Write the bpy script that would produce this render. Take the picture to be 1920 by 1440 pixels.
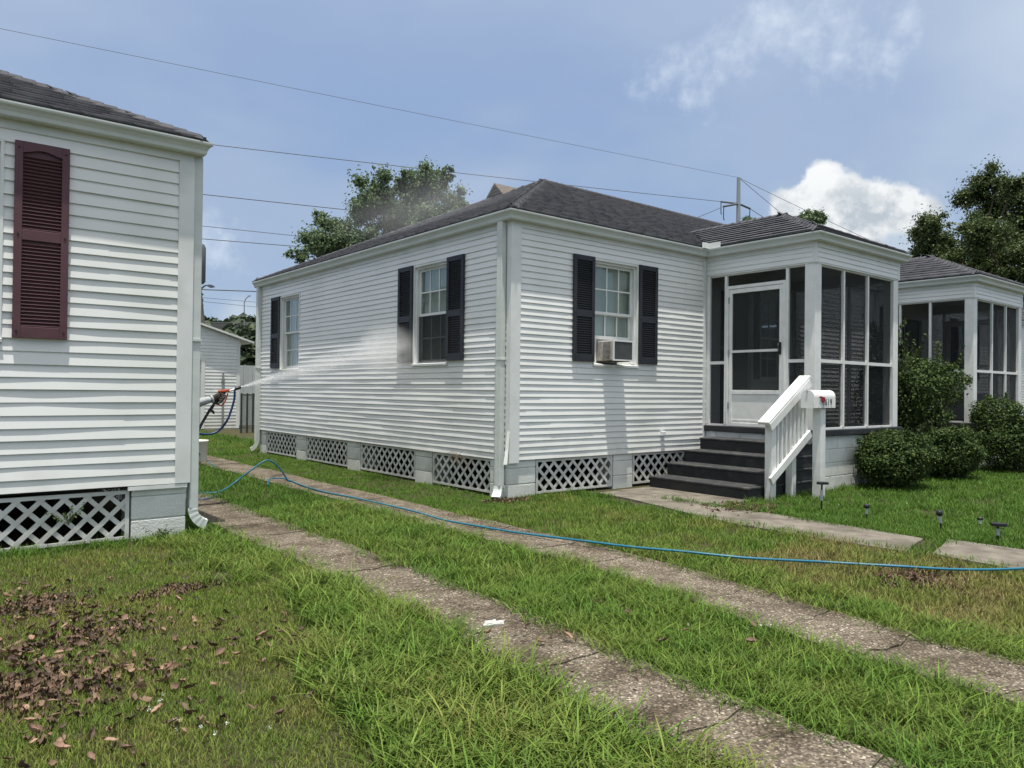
import bpy, bmesh, math, random
import numpy as np
from mathutils import Matrix, Vector, Euler
random.seed(7); np.random.seed(7)
scene = bpy.context.scene
for o in list(bpy.data.objects): bpy.data.objects.remove(o)
COL = scene.collection

# ------------------------------------------------------------------ camera
CAM = np.array((-5.514, -6.814, 1.267)); YAW, PITCH, ROLL, FPX = 0.6823, 0.0093, 0.0112, 1412.7
def cam_axes():
    f = np.array([math.sin(YAW)*math.cos(PITCH), math.cos(YAW)*math.cos(PITCH), math.sin(PITCH)])
    r = np.array([math.cos(YAW), -math.sin(YAW), 0.]); u = np.cross(r, f)
    return r*math.cos(ROLL)+u*math.sin(ROLL), -r*math.sin(ROLL)+u*math.cos(ROLL), f
RGT, UPV, FWD = cam_axes()
cd = bpy.data.cameras.new('camera'); cam = bpy.data.objects.new('camera', cd); COL.objects.link(cam)
cd.sensor_width = 36; cd.lens = FPX/1920*36; cd.clip_start = .05; cd.clip_end = 3000
cam.matrix_world = Matrix(((RGT[0], UPV[0], -FWD[0], CAM[0]), (RGT[1], UPV[1], -FWD[1], CAM[1]),
                           (RGT[2], UPV[2], -FWD[2], CAM[2]), (0, 0, 0, 1)))
scene.camera = cam
# a photo pixel (1920 x 1440) gives a direction; the distance comes from the ground or wall it touches
def ray(u, v): return FWD+RGT*(u-960)/FPX-UPV*(v-720)/FPX
def gnd(u, v, z=0.): d = ray(u, v); return CAM+(z-CAM[2])/d[2]*d
def on_y(u, v, Y): d = ray(u, v); return CAM+(Y-CAM[1])/d[1]*d
def at_depth(u, v, t): return CAM+t*ray(u, v)

# ------------------------------------------------------------------ sky, sun, exposure
SUN = Vector((-.095, -.14, 1)).normalized()
world = bpy.data.worlds.new('World'); scene.world = world; world.use_nodes = True
def build_world():
    nt = world.node_tree; N = nt.nodes; Lk = nt.links; N.clear()
    def n(t, **k):
        x = N.new(t)
        for a, b in k.items(): setattr(x, a, b)
        return x
    def mth(op, a, b=None, c=None, clamp=False):
        x = n('ShaderNodeMath', operation=op, use_clamp=clamp)
        for i, q in enumerate((a, b, c)):
            if q is None: continue
            if isinstance(q, (int, float)): x.inputs[i].default_value = q
            else: Lk.new(q, x.inputs[i])
        return x.outputs[0]
    def mix(f, a, b):
        x = n('ShaderNodeMix', data_type='RGBA')
        for s, q in ((x.inputs[0], f), (x.inputs[6], a), (x.inputs[7], b)):
            if isinstance(q, (int, float)): s.default_value = q
            elif isinstance(q, tuple): s.default_value = (*q, 1)
            else: Lk.new(q, s)
        return x.outputs[2]
    def sstep(x, a, b):
        m = n('ShaderNodeMapRange', interpolation_type='SMOOTHSTEP')
        Lk.new(x, m.inputs[0]); m.inputs[1].default_value = a; m.inputs[2].default_value = b
        return m.outputs[0]
    def noise(vec, scale, detail=6, rough=.55, w=0.):
        mp = n('ShaderNodeVectorMath', operation='ADD'); Lk.new(vec, mp.inputs[0]); mp.inputs[1].default_value = (w*3.7, w*1.9, w)
        x = n('ShaderNodeTexNoise'); Lk.new(mp.outputs[0], x.inputs['Vector'])
        x.inputs['Scale'].default_value = scale; x.inputs['Detail'].default_value = detail; x.inputs['Roughness'].default_value = rough
        return x.outputs['Fac']
    sky = n('ShaderNodeTexSky', sky_type='NISHITA', sun_disc=False)
    sky.sun_elevation = math.asin(SUN.z); sky.sun_rotation = math.atan2(SUN.x, SUN.y)
    sky.air_density = 1.0; sky.dust_density = 1.5; sky.ozone_density = 1.2
    tc = n('ShaderNodeTexCoord'); D = tc.outputs['Generated']
    sep = n('ShaderNodeSeparateXYZ'); Lk.new(D, sep.inputs[0])
    z = mth('MAXIMUM', sep.outputs[2], 0.)
    zz = mth('ADD', z, .18)
    cmb = n('ShaderNodeCombineXYZ'); Lk.new(mth('DIVIDE', sep.outputs[0], zz), cmb.inputs[0]); Lk.new(mth('DIVIDE', sep.outputs[1], zz), cmb.inputs[1])
    P = cmb.outputs[0]
    K = SKYK
    # thin high veil, everywhere in the sky
    n1 = noise(P, 1.1, 4, .55, 3.1)
    veil = mth('MULTIPLY', sstep(n1, .34, .66), .62)
    hor = mth('MULTIPLY', mth('POWER', mth('SUBTRACT', 1., z), 5.), .55)
    col = mix(.74, sky.outputs[0], tuple(K*x for x in (.200, .295, .490)))
    col = mix(veil, col, tuple(K*x for x in (.325, .405, .535)))
    col = mix(hor, col, tuple(K*x for x in (.345, .44, .565)))
    nD = noise(D, 15, 5, .62, 9.)
    nf = noise(D, 40, 4, .6, 2.)
    def blobs(lst, wob, nzs, soft, lo=0.):
        nz = mth('MULTIPLY', mth('SUBTRACT', nzs, .5), wob)
        best = None
        for (u, v, r) in lst:
            d = ray(u, v); d = d/np.linalg.norm(d)
            x = n('ShaderNodeVectorMath', operation='DISTANCE'); Lk.new(D, x.inputs[0]); x.inputs[1].default_value = tuple(d)
            q = mth('SUBTRACT', 1., mth('DIVIDE', x.outputs['Value'], r/FPX))
            best = q if best is None else mth('SMOOTH_MAX', best, q, .25)
        return sstep(mth('ADD', best, nz), lo, lo+soft)
    nm = mth('ADD', mth('MULTIPLY', nD, .6), mth('MULTIPLY', nf, .4))
    ws = blobs([(1240, 148, 60), (1290, 135, 75), (1375, 115, 75), (1290, 190, 60), (1450, 35, 60), (1540, 70, 75), (1525, 108, 45), (1568, 112, 45), (1650, 115, 60), (1690, 40, 45), (400, 480, 70)], 4.4, nm, 1.7, .0)
    col = mix(mth('MULTIPLY', ws, .75), col, tuple(K*x for x in (.56, .63, .73)))
    rv = blobs([(1990, 190, 260), (2050, 330, 260), (1990, 60, 200)], 1.2, n1, 1.1)
    col = mix(mth('MULTIPLY', rv, .60), col, tuple(K*x for x in (.45, .53, .64)))
    lw = blobs([(1560, 430, 130), (1690, 430, 110), (1620, 460, 120), (455, 600, 60), (1500, 430, 80)], 1.2, nD, .9)
    col = mix(mth('MULTIPLY', lw, .70), col, tuple(K*x for x in (.47, .54, .61)))
    cu = blobs([(1542, 340, 42), (1518, 372, 38), (1482, 392, 40), (1575, 375, 52), (1640, 392, 58), (1600, 410, 66), (1695, 392, 46), (1725, 405, 36), (1540, 410, 56)], 1.5, nm, .26)
    sh = n('ShaderNodeMapRange'); Lk.new(nm, sh.inputs[0]); sh.inputs[1].default_value = .43; sh.inputs[2].default_value = .57
    cc = mix(sh.outputs[0], tuple(K*x for x in (.70, .72, .73)), tuple(K*x for x in (.40, .45, .50)))
    up = mth('MULTIPLY', sstep(sep.outputs[2], .215, .275), .60)
    cc = mix(up, cc, tuple(K*x for x in (.78, .79, .80)))
    col = mix(cu, col, cc)
    # hazy aureole round the high sun, outside the frame: thin cloud lit from behind
    sd = n('ShaderNodeVectorMath', operation='DOT_PRODUCT'); Lk.new(D, sd.inputs[0]); sd.inputs[1].default_value = tuple(SUN)
    au = mth('POWER', mth('MAXIMUM', sd.outputs['Value'], 0.), 2.2)
    col = mix(mth('MULTIPLY', au, .85), col, tuple(K*x for x in (1.34, 1.31, 1.22)))
    bg = n('ShaderNodeBackground'); Lk.new(col, bg.inputs[0]); bg.inputs[1].default_value = SKYS
    out = n('ShaderNodeOutputWorld'); Lk.new(bg.outputs[0], out.inputs[0])
SKYS = .12; SKYK = 1/.12
build_world()
world.cycles.sampling_method = 'MANUAL'; world.cycles.sample_map_resolution = 256
cy = scene.cycles; cy.max_bounces = 6; cy.diffuse_bounces = 3; cy.glossy_bounces = 3; cy.transmission_bounces = 4; cy.transparent_max_bounces = 16; cy.volume_bounces = 1; cy.use_denoising = True; cy.caustics_reflective = False; cy.caustics_refractive = False
sl = bpy.data.lights.new('sun', 'SUN'); sl.energy = 4.6; sl.angle = math.radians(.7); sl.color = (1, .955, .88)
so = bpy.data.objects.new('sun', sl); COL.objects.link(so); so.rotation_euler = SUN.to_track_quat('Z', 'Y').to_euler(); so.location = (0, 0, 40)
vs = scene.view_settings; vs.view_transform = 'Standard'; vs.look = 'None'; vs.exposure = .35; vs.gamma = 1.; vs.use_curve_mapping = False

# ------------------------------------------------------------------ materials
def mat(name, c1, c2=None, scale=6., rough=.6, bump=0., bscale=60., spec=.4, metal=0., rnd=None, detail=5, stretch=None, lo=.35, hi=.65, c3=None, s3=1.2):
    m = bpy.data.materials.new(name); m.use_nodes = True; nt = m.node_tree; N = nt.nodes; Lk = nt.links
    b = N['Principled BSDF']; b.inputs['Roughness'].default_value = rough; b.inputs['Specular IOR Level'].default_value = spec; b.inputs['Metallic'].default_value = metal
    tc = N.new('ShaderNodeTexCoord'); vec = tc.outputs['Object']
    if stretch:
        mp = N.new('ShaderNodeMapping'); mp.inputs['Scale'].default_value = stretch; Lk.new(vec, mp.inputs[0]); vec = mp.outputs[0]
    def nz(sc, d=detail):
        t = N.new('ShaderNodeTexNoise'); t.inputs['Scale'].default_value = sc; t.inputs['Detail'].default_value = d; t.inputs['Roughness'].default_value = .6; Lk.new(vec, t.inputs['Vector']); return t.outputs['Fac']
    def rng(x, a, c):
        r = N.new('ShaderNodeMapRange'); r.inputs[1].default_value = a; r.inputs[2].default_value = c; Lk.new(x, r.inputs[0]); return r.outputs[0]
    def mx(f, a, c):
        x = N.new('ShaderNodeMix'); x.data_type = 'RGBA'
        if isinstance(f, float): x.inputs[0].default_value = f
        else: Lk.new(f, x.inputs[0])
        for s, q in ((x.inputs[6], a), (x.inputs[7], c)):
            if isinstance(q, tuple): s.default_value = (*q, 1)
            else: Lk.new(q, s)
        return x.outputs[2]
    col = c1
    if c2: col = mx(rng(nz(scale), lo, hi), c1, c2)
    if c3: col = mx(rng(nz(s3, 3), .5, .75), col, c3)
    if rnd:                                   # per leaf / per copy variation
        if rnd[0] == 'island': g = N.new('ShaderNodeNewGeometry'); f = g.outputs['Random Per Island']
        elif rnd[0] == 'object': g = N.new('ShaderNodeObjectInfo'); f = g.outputs['Random']
        else: g = N.new('ShaderNodeAttribute'); g.attribute_type = 'INSTANCER'; g.attribute_name = rnd[0]; f = g.outputs['Fac']
        cr = N.new('ShaderNodeValToRGB'); cr.color_ramp.interpolation = 'LINEAR'
        els = cr.color_ramp.elements; cols = rnd[1]
        while len(els) < len(cols): els.new(.5)
        for i, c in enumerate(cols): els[i].position = i/(len(cols)-1); els[i].color = (*c, 1)
        Lk.new(f, cr.inputs[0])
        col = cr.outputs[0] if not c2 else mx(.5, cr.outputs[0], col)
    if isinstance(col, tuple): b.inputs['Base Color'].default_value = (*col, 1)
    else: Lk.new(col, b.inputs['Base Color'])
    if bump:
        bp = N.new('ShaderNodeBump'); bp.inputs['Strength'].default_value = bump; bp.inputs['Distance'].default_value = .01
        Lk.new(nz(bscale, 4), bp.inputs['Height']); Lk.new(bp.outputs[0], b.inputs['Normal'])
    return m
def leafmat(name, cols, rough=.5, trans=.3, src='island', spec=.4):
    m = mat(name, cols[0], rough=rough, rnd=(src, cols), spec=spec); nt = m.node_tree; N = nt.nodes; Lk = nt.links
    b = N['Principled BSDF']
    if src == 'tint':                          # blades of one tuft differ in brightness
        g = N.new('ShaderNodeNewGeometry'); r = N.new('ShaderNodeMapRange'); r.inputs[3].default_value = .55; r.inputs[4].default_value = 1.45; Lk.new(g.outputs['Random Per Island'], r.inputs[0])
        v = N.new('ShaderNodeVectorMath'); v.operation = 'SCALE'; Lk.new(b.inputs['Base Color'].links[0].from_socket, v.inputs[0]); Lk.new(r.outputs[0], v.inputs['Scale']); Lk.new(v.outputs[0], b.inputs['Base Color'])
    t = N.new('ShaderNodeBsdfTranslucent'); x = N.new('ShaderNodeMixShader'); x.inputs[0].default_value = trans
    Lk.new(b.inputs['Base Color'].links[0].from_socket, t.inputs[0]); Lk.new(b.outputs[0], x.inputs[1]); Lk.new(t.outputs[0], x.inputs[2])
    Lk.new(x.outputs[0], N['Material Output'].inputs[0]); return m
def screenmat(name, col, clear):
    m = bpy.data.materials.new(name); m.use_nodes = True; N = m.node_tree.nodes; Lk = m.node_tree.links
    b = N['Principled BSDF']; b.inputs['Base Color'].default_value = (*col, 1); b.inputs['Roughness'].default_value = .7; b.inputs['Specular IOR Level'].default_value = .2
    t = N.new('ShaderNodeBsdfTransparent'); x = N.new('ShaderNodeMixShader'); x.inputs[0].default_value = clear
    Lk.new(b.outputs[0], x.inputs[1]); Lk.new(t.outputs[0], x.inputs[2]); Lk.new(x.outputs[0], N['Material Output'].inputs[0]); return m
def glassmat(name, tint, refl=.12):
    m = bpy.data.materials.new(name); m.use_nodes = True; N = m.node_tree.nodes; Lk = m.node_tree.links
    N.remove(N['Principled BSDF']); g = N.new('ShaderNodeBsdfGlossy'); g.inputs['Roughness'].default_value = .03; g.inputs[0].default_value = (.9, .95, .97, 1)
    t = N.new('ShaderNodeBsdfTransparent'); t.inputs[0].default_value = (*tint, 1); x = N.new('ShaderNodeMixShader'); fr = N.new('ShaderNodeLayerWeight'); fr.inputs[0].default_value = .5; p5 = N.new('ShaderNodeMath'); p5.operation = 'POWER'; p5.inputs[1].default_value = 4.; Lk.new(fr.outputs['Facing'], p5.inputs[0])
    a = N.new('ShaderNodeMath'); a.operation = 'ADD'; a.use_clamp = True; a.inputs[1].default_value = .035+refl; Lk.new(p5.outputs[0], a.inputs[0]); Lk.new(a.outputs[0], x.inputs[0])
    Lk.new(t.outputs[0], x.inputs[1]); Lk.new(g.outputs[0], x.inputs[2]); Lk.new(x.outputs[0], N['Material Output'].inputs[0]); return m
M = {}
M['siding'] = mat('vinyl_siding', (.765, .775, .755), (.72, .735, .715), scale=1.3, rough=.42, stretch=(1, 1, .5), bump=.12, bscale=7, c3=(.64, .66, .62), s3=.7)
M['trim'] = mat('white_trim', (.74, .755, .735), (.68, .70, .68), scale=3, rough=.45, c3=(.57, .60, .56), s3=2.)
M['gutter'] = mat('gutter_metal', (.60, .635, .605), (.52, .56, .53), scale=2.5, rough=.4, stretch=(1, 1, 3), bump=.05, bscale=10)
M['paint'] = mat('white_paint', (.77, .78, .76), (.68, .69, .66), scale=8, rough=.5, bump=.08, bscale=40)
M['block'] = mat('painted_block', (.79, .81, .79), (.70, .73, .70), scale=5, rough=.75, bump=.7, bscale=55, c3=(.46, .48, .42), s3=2.2)
M['mortar'] = mat('painted_mortar', (.64, .66, .63), (.52, .54, .50), scale=9, rough=.85, bump=.5, bscale=90)
M['lattice'] = mat('white_lattice', (.72, .735, .72), (.58, .59, .56), scale=4, rough=.55)
M['navy'] = mat('navy_shutter', (.021, .024, .031), (.029, .032, .039), scale=4, rough=.5, spec=.35)
M['maroon'] = mat('maroon_shutter', (.088, .040, .050), (.108, .052, .062), scale=5, rough=.5, spec=.35)
M['char'] = mat('charcoal_paint', (.014, .016, .019), (.024, .025, .027), scale=3, rough=.6, bump=.25, bscale=40, c3=(.045, .044, .040), s3=3.5)
M['shingle'] = mat('shingle_stuff', (.050, .052, .062), (.082, .084, .094), scale=14, rough=.9, rnd=('island', [(.052, .053, .060), (.078, .079, .086), (.108, .107, .112)]), bump=.6, bscale=160, spec=.2)
M['shingle_o'] = mat('shingle_single', (.050, .052, .062), (.082, .084, .094), scale=14, rough=.9, rnd=('object', [(.052, .053, .060), (.078, .079, .086), (.108, .107, .112)]), bump=.6, bscale=160, spec=.2)
M['deck'] = mat('roof_deck', (.03, .03, .03), rough=.9)
M['dark'] = mat('dark_interior', (.035, .035, .035), rough=.9)
M['room'] = mat('room_wall', (.25, .25, .24), rough=.9)
M['glass'] = glassmat('window_glass', (.88, .92, .90), .02)
M['glassdk'] = glassmat('window_glass_dark', (.30, .34, .34), .06)
M['blind'] = mat('white_blind', (.80, .82, .79), rough=.6)
M['screen'] = screenmat('porch_screen', (.010, .012, .014), .58)
M['screen2'] = screenmat('door_screen', (.034, .040, .038), .50)
M['black'] = mat('black_plastic', (.012, .012, .013), (.022, .022, .024), scale=20, rough=.45)
M['metal'] = mat('grey_metal', (.42, .43, .43), (.30, .31, .31), scale=20, rough=.4, metal=.6)
M['wood'] = mat('grey_pole', (.16, .14, .12), (.10, .09, .08), scale=12, rough=.9, stretch=(1, 1, .1))
M['bark'] = mat('bark', (.10, .08, .06), (.05, .04, .03), scale=9, rough=.95, bump=.8, bscale=20)
def splash(m, col=(.42, .40, .33)):
    """soil splashed up the lowest boards: a ragged stain of its own colour"""
    nt = m.node_tree; N = nt.nodes; Lk = nt.links; b = N['Principled BSDF']; src = b.inputs['Base Color'].links[0].from_socket
    g = N.new('ShaderNodeNewGeometry'); sp = N.new('ShaderNodeSeparateXYZ'); Lk.new(g.outputs['Position'], sp.inputs[0])
    t = N.new('ShaderNodeTexNoise'); t.inputs['Scale'].default_value = 4.; t.inputs['Detail'].default_value = 6; Lk.new(g.outputs['Position'], t.inputs['Vector'])
    a = N.new('ShaderNodeMath'); a.operation = 'MULTIPLY_ADD'; a.inputs[1].default_value = .9; Lk.new(t.outputs['Fac'], a.inputs[0])
    q = N.new('ShaderNodeMath'); q.operation = 'MULTIPLY'; q.inputs[1].default_value = -.9; Lk.new(sp.outputs[2], q.inputs[0]); Lk.new(q.outputs[0], a.inputs[2])
    r = N.new('ShaderNodeMapRange'); r.inputs[1].default_value = -.15; r.inputs[2].default_value = .45; r.inputs[4].default_value = .55; Lk.new(a.outputs[0], r.inputs[0])
    x = N.new('ShaderNodeMix'); x.data_type = 'RGBA'; Lk.new(r.outputs[0], x.inputs[0]); Lk.new(src, x.inputs[6]); x.inputs[7].default_value = (*col, 1); Lk.new(x.outputs[2], b.inputs['Base Color'])
splash(M['siding']); splash(M['block'], (.44, .44, .37)); splash(M['lattice'], (.40, .39, .33)); splash(M['paint'], (.5, .49, .43))
# ------------------------------------------------------------------ helpers
WM = {}
def link(o, parent=None, mw=None):
    COL.objects.link(o); mw = mw or Matrix.Identity(4); WM[o] = mw
    if parent is not None: o.parent = parent; o.matrix_parent_inverse = WM[parent].inverted()
    o.matrix_basis = mw; return o
def tag(o, label=None, cat=None, group=None, kind=None):
    for k, v in (('label', label), ('category', cat), ('group', group), ('kind', kind)):
        if v: o[k] = v
    return o
def empty(name, loc, label=None, cat=None, group=None, kind=None):
    o = bpy.data.objects.new(name, None); o.empty_display_size = .1
    link(o, None, Matrix.Translation(Vector(loc))); return tag(o, label, cat, group, kind)
def fast_mesh(name, V, Q, m=None, smooth=False):
    V = np.asarray(V, dtype=np.float32); Q = np.asarray(Q, dtype=np.int32); k = Q.shape[1]
    me = bpy.data.meshes.new(name); me.vertices.add(len(V)); me.vertices.foreach_set('co', V.ravel())
    me.loops.add(Q.size); me.loops.foreach_set('vertex_index', Q.ravel()); me.polygons.add(len(Q))
    me.polygons.foreach_set('loop_start', np.arange(0, Q.size, k, dtype=np.int32)); me.polygons.foreach_set('loop_total', np.full(len(Q), k, dtype=np.int32))
    if smooth: me.polygons.foreach_set('use_smooth', np.ones(len(Q), dtype=bool))
    me.update(calc_edges=True)
    if m: me.materials.append(m)
    return me
WORLDF = ((0, 0, 0), (1, 0, 0), (0, 1, 0))
class MB:
    """collects shapes in a local frame (along, outward, up) and links them as one mesh"""
    def __init__(s, fr=WORLDF):
        s.O, s.S, s.N = (Vector(x) for x in fr); s.v = []; s.f = []; s.sm = []
        s.flip = s.S.cross(s.N).z < 0
    def P(s, a): return s.O+s.S*a[0]+s.N*a[1]+Vector((0, 0, a[2]))
    def add(s, vs, fs, smooth=False):
        b = len(s.v); s.v += [tuple(s.P(a)) for a in vs]
        for f in fs:
            f = [b+i for i in f]; s.f.append(f[::-1] if s.flip else f); s.sm.append(smooth)
        return s
    def box(s, x0, x1, y0, y1, z0, z1):
        return s.add([(x, y, z) for z in (z0, z1) for y in (y0, y1) for x in (x0, x1)],
                     [(0, 2, 3, 1), (4, 5, 7, 6), (0, 1, 5, 4), (2, 6, 7, 3), (0, 4, 6, 2), (1, 3, 7, 5)])
    def prism(s, poly, axis, a, b, smooth=False):
        """poly: 2-D points; axis 's' -> points are (outward, up); 'o' -> (along, up); 'z' -> (along, outward)"""
        mk = {'s': lambda p, t: (t, p[0], p[1]), 'o': lambda p, t: (p[0], t, p[1]), 'z': lambda p, t: (p[0], p[1], t)}[axis]
        fa = a if callable(a) else (lambda p: a); fb = b if callable(b) else (lambda p: b)
        n = len(poly); vs = [mk(p, fa(p)) for p in poly]+[mk(p, fb(p)) for p in poly]
        s.add(vs, [(i, (i+1) % n, n+(i+1) % n, n+i) for i in range(n)], smooth)
        return s.add(vs, [tuple(range(n))[::-1], tuple(range(n, 2*n))])
    def beam(s, p, q, w, h, up=(0, 0, 1)):
        p, q = Vector(p), Vector(q); d = (q-p).normalized(); u = Vector(up); r = d.cross(u).normalized(); u = r.cross(d).normalized()
        c = [(-w/2, -h/2), (w/2, -h/2), (w/2, h/2), (-w/2, h/2)]
        vs = [tuple(e+r*a+u*b) for e in (p, q) for a, b in c]
        return s.add(vs, [(0, 3, 2, 1), (4, 5, 6, 7)]+[(i, (i+1) % 4, 4+(i+1) % 4, 4+i) for i in range(4)])
    def tube(s, pts, r, n=8, caps=True):
        pts = [Vector(p) for p in pts]; rr = r if isinstance(r, (list, tuple)) else [r]*len(pts); rings = []
        t0 = (pts[1]-pts[0]).normalized(); u = t0.orthogonal().normalized()
        for i, p in enumerate(pts):
            t = (pts[min(i+1, len(pts)-1)]-pts[max(i-1, 0)]).normalized(); u = (u-t*u.dot(t)).normalized(); w = t.cross(u)
            rings.append([tuple(p+(u*math.cos(2*math.pi*k/n)+w*math.sin(2*math.pi*k/n))*rr[i]) for k in range(n)])
        vs = [v for q in rings for v in q]
        s.add(vs, [(i*n+k, i*n+(k+1) % n, (i+1)*n+(k+1) % n, (i+1)*n+k) for i in range(len(pts)-1) for k in range(n)], True)
        if caps: s.add(vs, [tuple(range(n))[::-1], tuple((len(pts)-1)*n+k for k in range(n))])
        return s
    def mesh(s, name, m=None):
        me = bpy.data.meshes.new(name); me.from_pydata(s.v, [], s.f)
        me.polygons.foreach_set('use_smooth', s.sm); me.update()
        if m: me.materials.append(m)
        return me
    def build(s, name, m, parent=None, bevel=0., **k):
        o = link(bpy.data.objects.new(name, s.mesh(name, m)), parent)
        if bevel: bev(o, bevel)
        return tag(o, **k) if k else o
def bev(o, w, seg=2):
    b = o.modifiers.new('bevel', 'BEVEL'); b.width = w; b.segments = seg; b.limit_method = 'ANGLE'; return o
def place(name, me, parent, mw, **k):
    o = link(bpy.data.objects.new(name, me), parent, mw); return tag(o, **k) if k else o
def T(x, y, z): return Matrix.Translation((x, y, z))
def spline(pts, n=8):
    pts = [Vector(p) for p in pts]; out = []
    for i in range(len(pts)-1):
        a, b, c, d = pts[max(i-1, 0)], pts[i], pts[i+1], pts[min(i+2, len(pts)-1)]
        for k in range(n):
            t = k/n; out.append(.5*((2*b)+(c-a)*t+(2*a-5*b+4*c-d)*t*t+(3*b-a-3*c+d)*t**3))
    return out+[pts[-1]]

# ------------------------------------------------------------------ ground
S1 = (-3.28, -2.72); S2 = (-1.70, -1.13)          # the two driveway strips run along Y
WALK = (.72, 1.53)                                 # front walk, along Y
def vnoise(x, y, s=1., seed=0):
    v = 0.
    for k, (a, b, c) in enumerate(((1., 1.7, .3), (2.3, -1.1, 1.9), (-1.9, 2.9, 4.1), (4.3, 3.7, 2.2))):
        v += math.sin((x*a+y*b)*s+c+seed*1.7+k)*math.cos((x*b-y*a)*s*.8+c*2+seed)
    return v/4
BARE = [tuple(gnd(1712, 1088)[:2])+(.34, .24), tuple(gnd(1215, 968)[:2])+(.16, .14), tuple(gnd(60, 1300)[:2])+(.32, .25), tuple(gnd(340, 1112)[:2])+(.22, .12), tuple(gnd(70, 1140)[:2])+(.25, .18), tuple(gnd(180, 1190)[:2])+(.26, .16), tuple(gnd(1130, 1205)[:2])+(.14, .1), tuple(gnd(855, 1380)[:2])+(.1, .12)]
def bare(x, y):
    m = 0.
    for (a, b, rx, ry) in BARE: m = max(m, 1-math.hypot((x-a)/rx, (y-b)/ry))
    return m
def ground_mat():
    m = bpy.data.materials.new('soil_and_thatch'); m.use_nodes = True; N = m.node_tree.nodes; Lk = m.node_tree.links; b = N['Principled BSDF']; b.inputs['Roughness'].default_value = .95; b.inputs['Specular IOR Level'].default_value = .1
    tc = N.new('ShaderNodeTexCoord')
    def nz(sc, d=6):
        t = N.new('ShaderNodeTexNoise'); t.inputs['Scale'].default_value = sc; t.inputs['Detail'].default_value = d; t.inputs['Roughness'].default_value = .65; Lk.new(tc.outputs['Object'], t.inputs['Vector']); return t.outputs['Fac']
    def ramp(f, st):
        r = N.new('ShaderNodeValToRGB'); e = r.color_ramp.elements
        while len(e) < len(st): e.new(.5)
        for i, (p, c) in enumerate(st): e[i].position = p; e[i].color = (*c, 1)
        Lk.new(f, r.inputs[0]); return r.outputs[0]
    a = ramp(nz(2.2), [(.3, (.052, .044, .026)), (.5, (.060, .066, .026)), (.7, (.085, .078, .040))])
    c = ramp(nz(70), [(.3, (.028, .024, .015)), (.5, (.070, .062, .035)), (.75, (.16, .135, .085))])
    x = N.new('ShaderNodeMix'); x.data_type = 'RGBA'; x.inputs[0].default_value = .55; Lk.new(a, x.inputs[6]); Lk.new(c, x.inputs[7])
    Lk.new(x.outputs[2], b.inputs['Base Color'])
    bp = N.new('ShaderNodeBump'); bp.inputs['Strength'].default_value = .9; bp.inputs['Distance'].default_value = .03; Lk.new(nz(60), bp.inputs['Height']); Lk.new(bp.outputs[0], b.inputs['Normal'])
    return m
def agg_mat():
    """exposed-aggregate concrete: pebbles in grey mortar, worn and stained"""
    m = bpy.data.materials.new('aggregate_concrete'); m.use_nodes = True; N = m.node_tree.nodes; Lk = m.node_tree.links; b = N['Principled BSDF']; b.inputs['Roughness'].default_value = .9; b.inputs['Specular IOR Level'].default_value = .2
    g = N.new('ShaderNodeNewGeometry'); pos = g.outputs['Position']
    vo = N.new('ShaderNodeTexVoronoi'); vo.inputs['Scale'].default_value = 115; Lk.new(pos, vo.inputs['Vector'])
    vo2 = N.new('ShaderNodeTexVoronoi'); vo2.inputs['Scale'].default_value = 45; Lk.new(pos, vo2.inputs['Vector'])
    def nz(sc, d=6):
        t = N.new('ShaderNodeTexNoise'); t.inputs['Scale'].default_value = sc; t.inputs['Detail'].default_value = d; t.inputs['Roughness'].default_value = .65; Lk.new(pos, t.inputs['Vector']); return t.outputs['Fac']
    sp = N.new('ShaderNodeSeparateColor'); Lk.new(vo.outputs['Color'], sp.inputs[0])
    def ramp(f, st, ip='LINEAR'):
        r = N.new('ShaderNodeValToRGB'); r.color_ramp.interpolation = ip; e = r.color_ramp.elements
        while len(e) < len(st): e.new(.5)
        for i, (p, c) in enumerate(st): e[i].position = p; e[i].color = (*c, 1)
        Lk.new(f, r.inputs[0]); return r.outputs[0]
    peb = ramp(sp.outputs[0], [(0, (.085, .075, .064)), (.3, (.135, .120, .100)), (.6, (.195, .175, .145)), (.82, (.26, .235, .195)), (.955, (.47, .445, .39))], 'CONSTANT')
    stain = ramp(nz(2.6, 9), [(.30, (.30, .25, .20)), (.44, (.62, .56, .48)), (.56, (.90, .84, .76)), (.74, (1.08, 1.03, .95))])
    mx = N.new('ShaderNodeMix'); mx.data_type = 'RGBA'; mx.blend_type = 'MULTIPLY'; mx.inputs[0].default_value = 1; Lk.new(peb, mx.inputs[6]); Lk.new(stain, mx.inputs[7])
    Lk.new(mx.outputs[2], b.inputs['Base Color'])
    h = N.new('ShaderNodeMath'); h.operation = 'MULTIPLY'; h.inputs[1].default_value = -1.; Lk.new(vo.outputs['Distance'], h.inputs[0])
    bp = N.new('ShaderNodeBump'); bp.inputs['Strength'].default_value = .8; bp.inputs['Distance'].default_value = .006; Lk.new(h.outputs[0], bp.inputs['Height']); Lk.new(bp.outputs[0], b.inputs['Normal'])
    return m
M['jsoil'] = mat('joint_soil', (.13, .115, .085), (.085, .09, .05), scale=30, rough=.95)
M['ground'] = ground_mat(); M['agg'] = agg_mat()
M['walk'] = mat('walk_concrete', (.19, .17, .138), (.115, .10, .08), scale=5.5, rough=.9, bump=.5, bscale=120, c3=(.065, .055, .042), s3=2.6)
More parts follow.
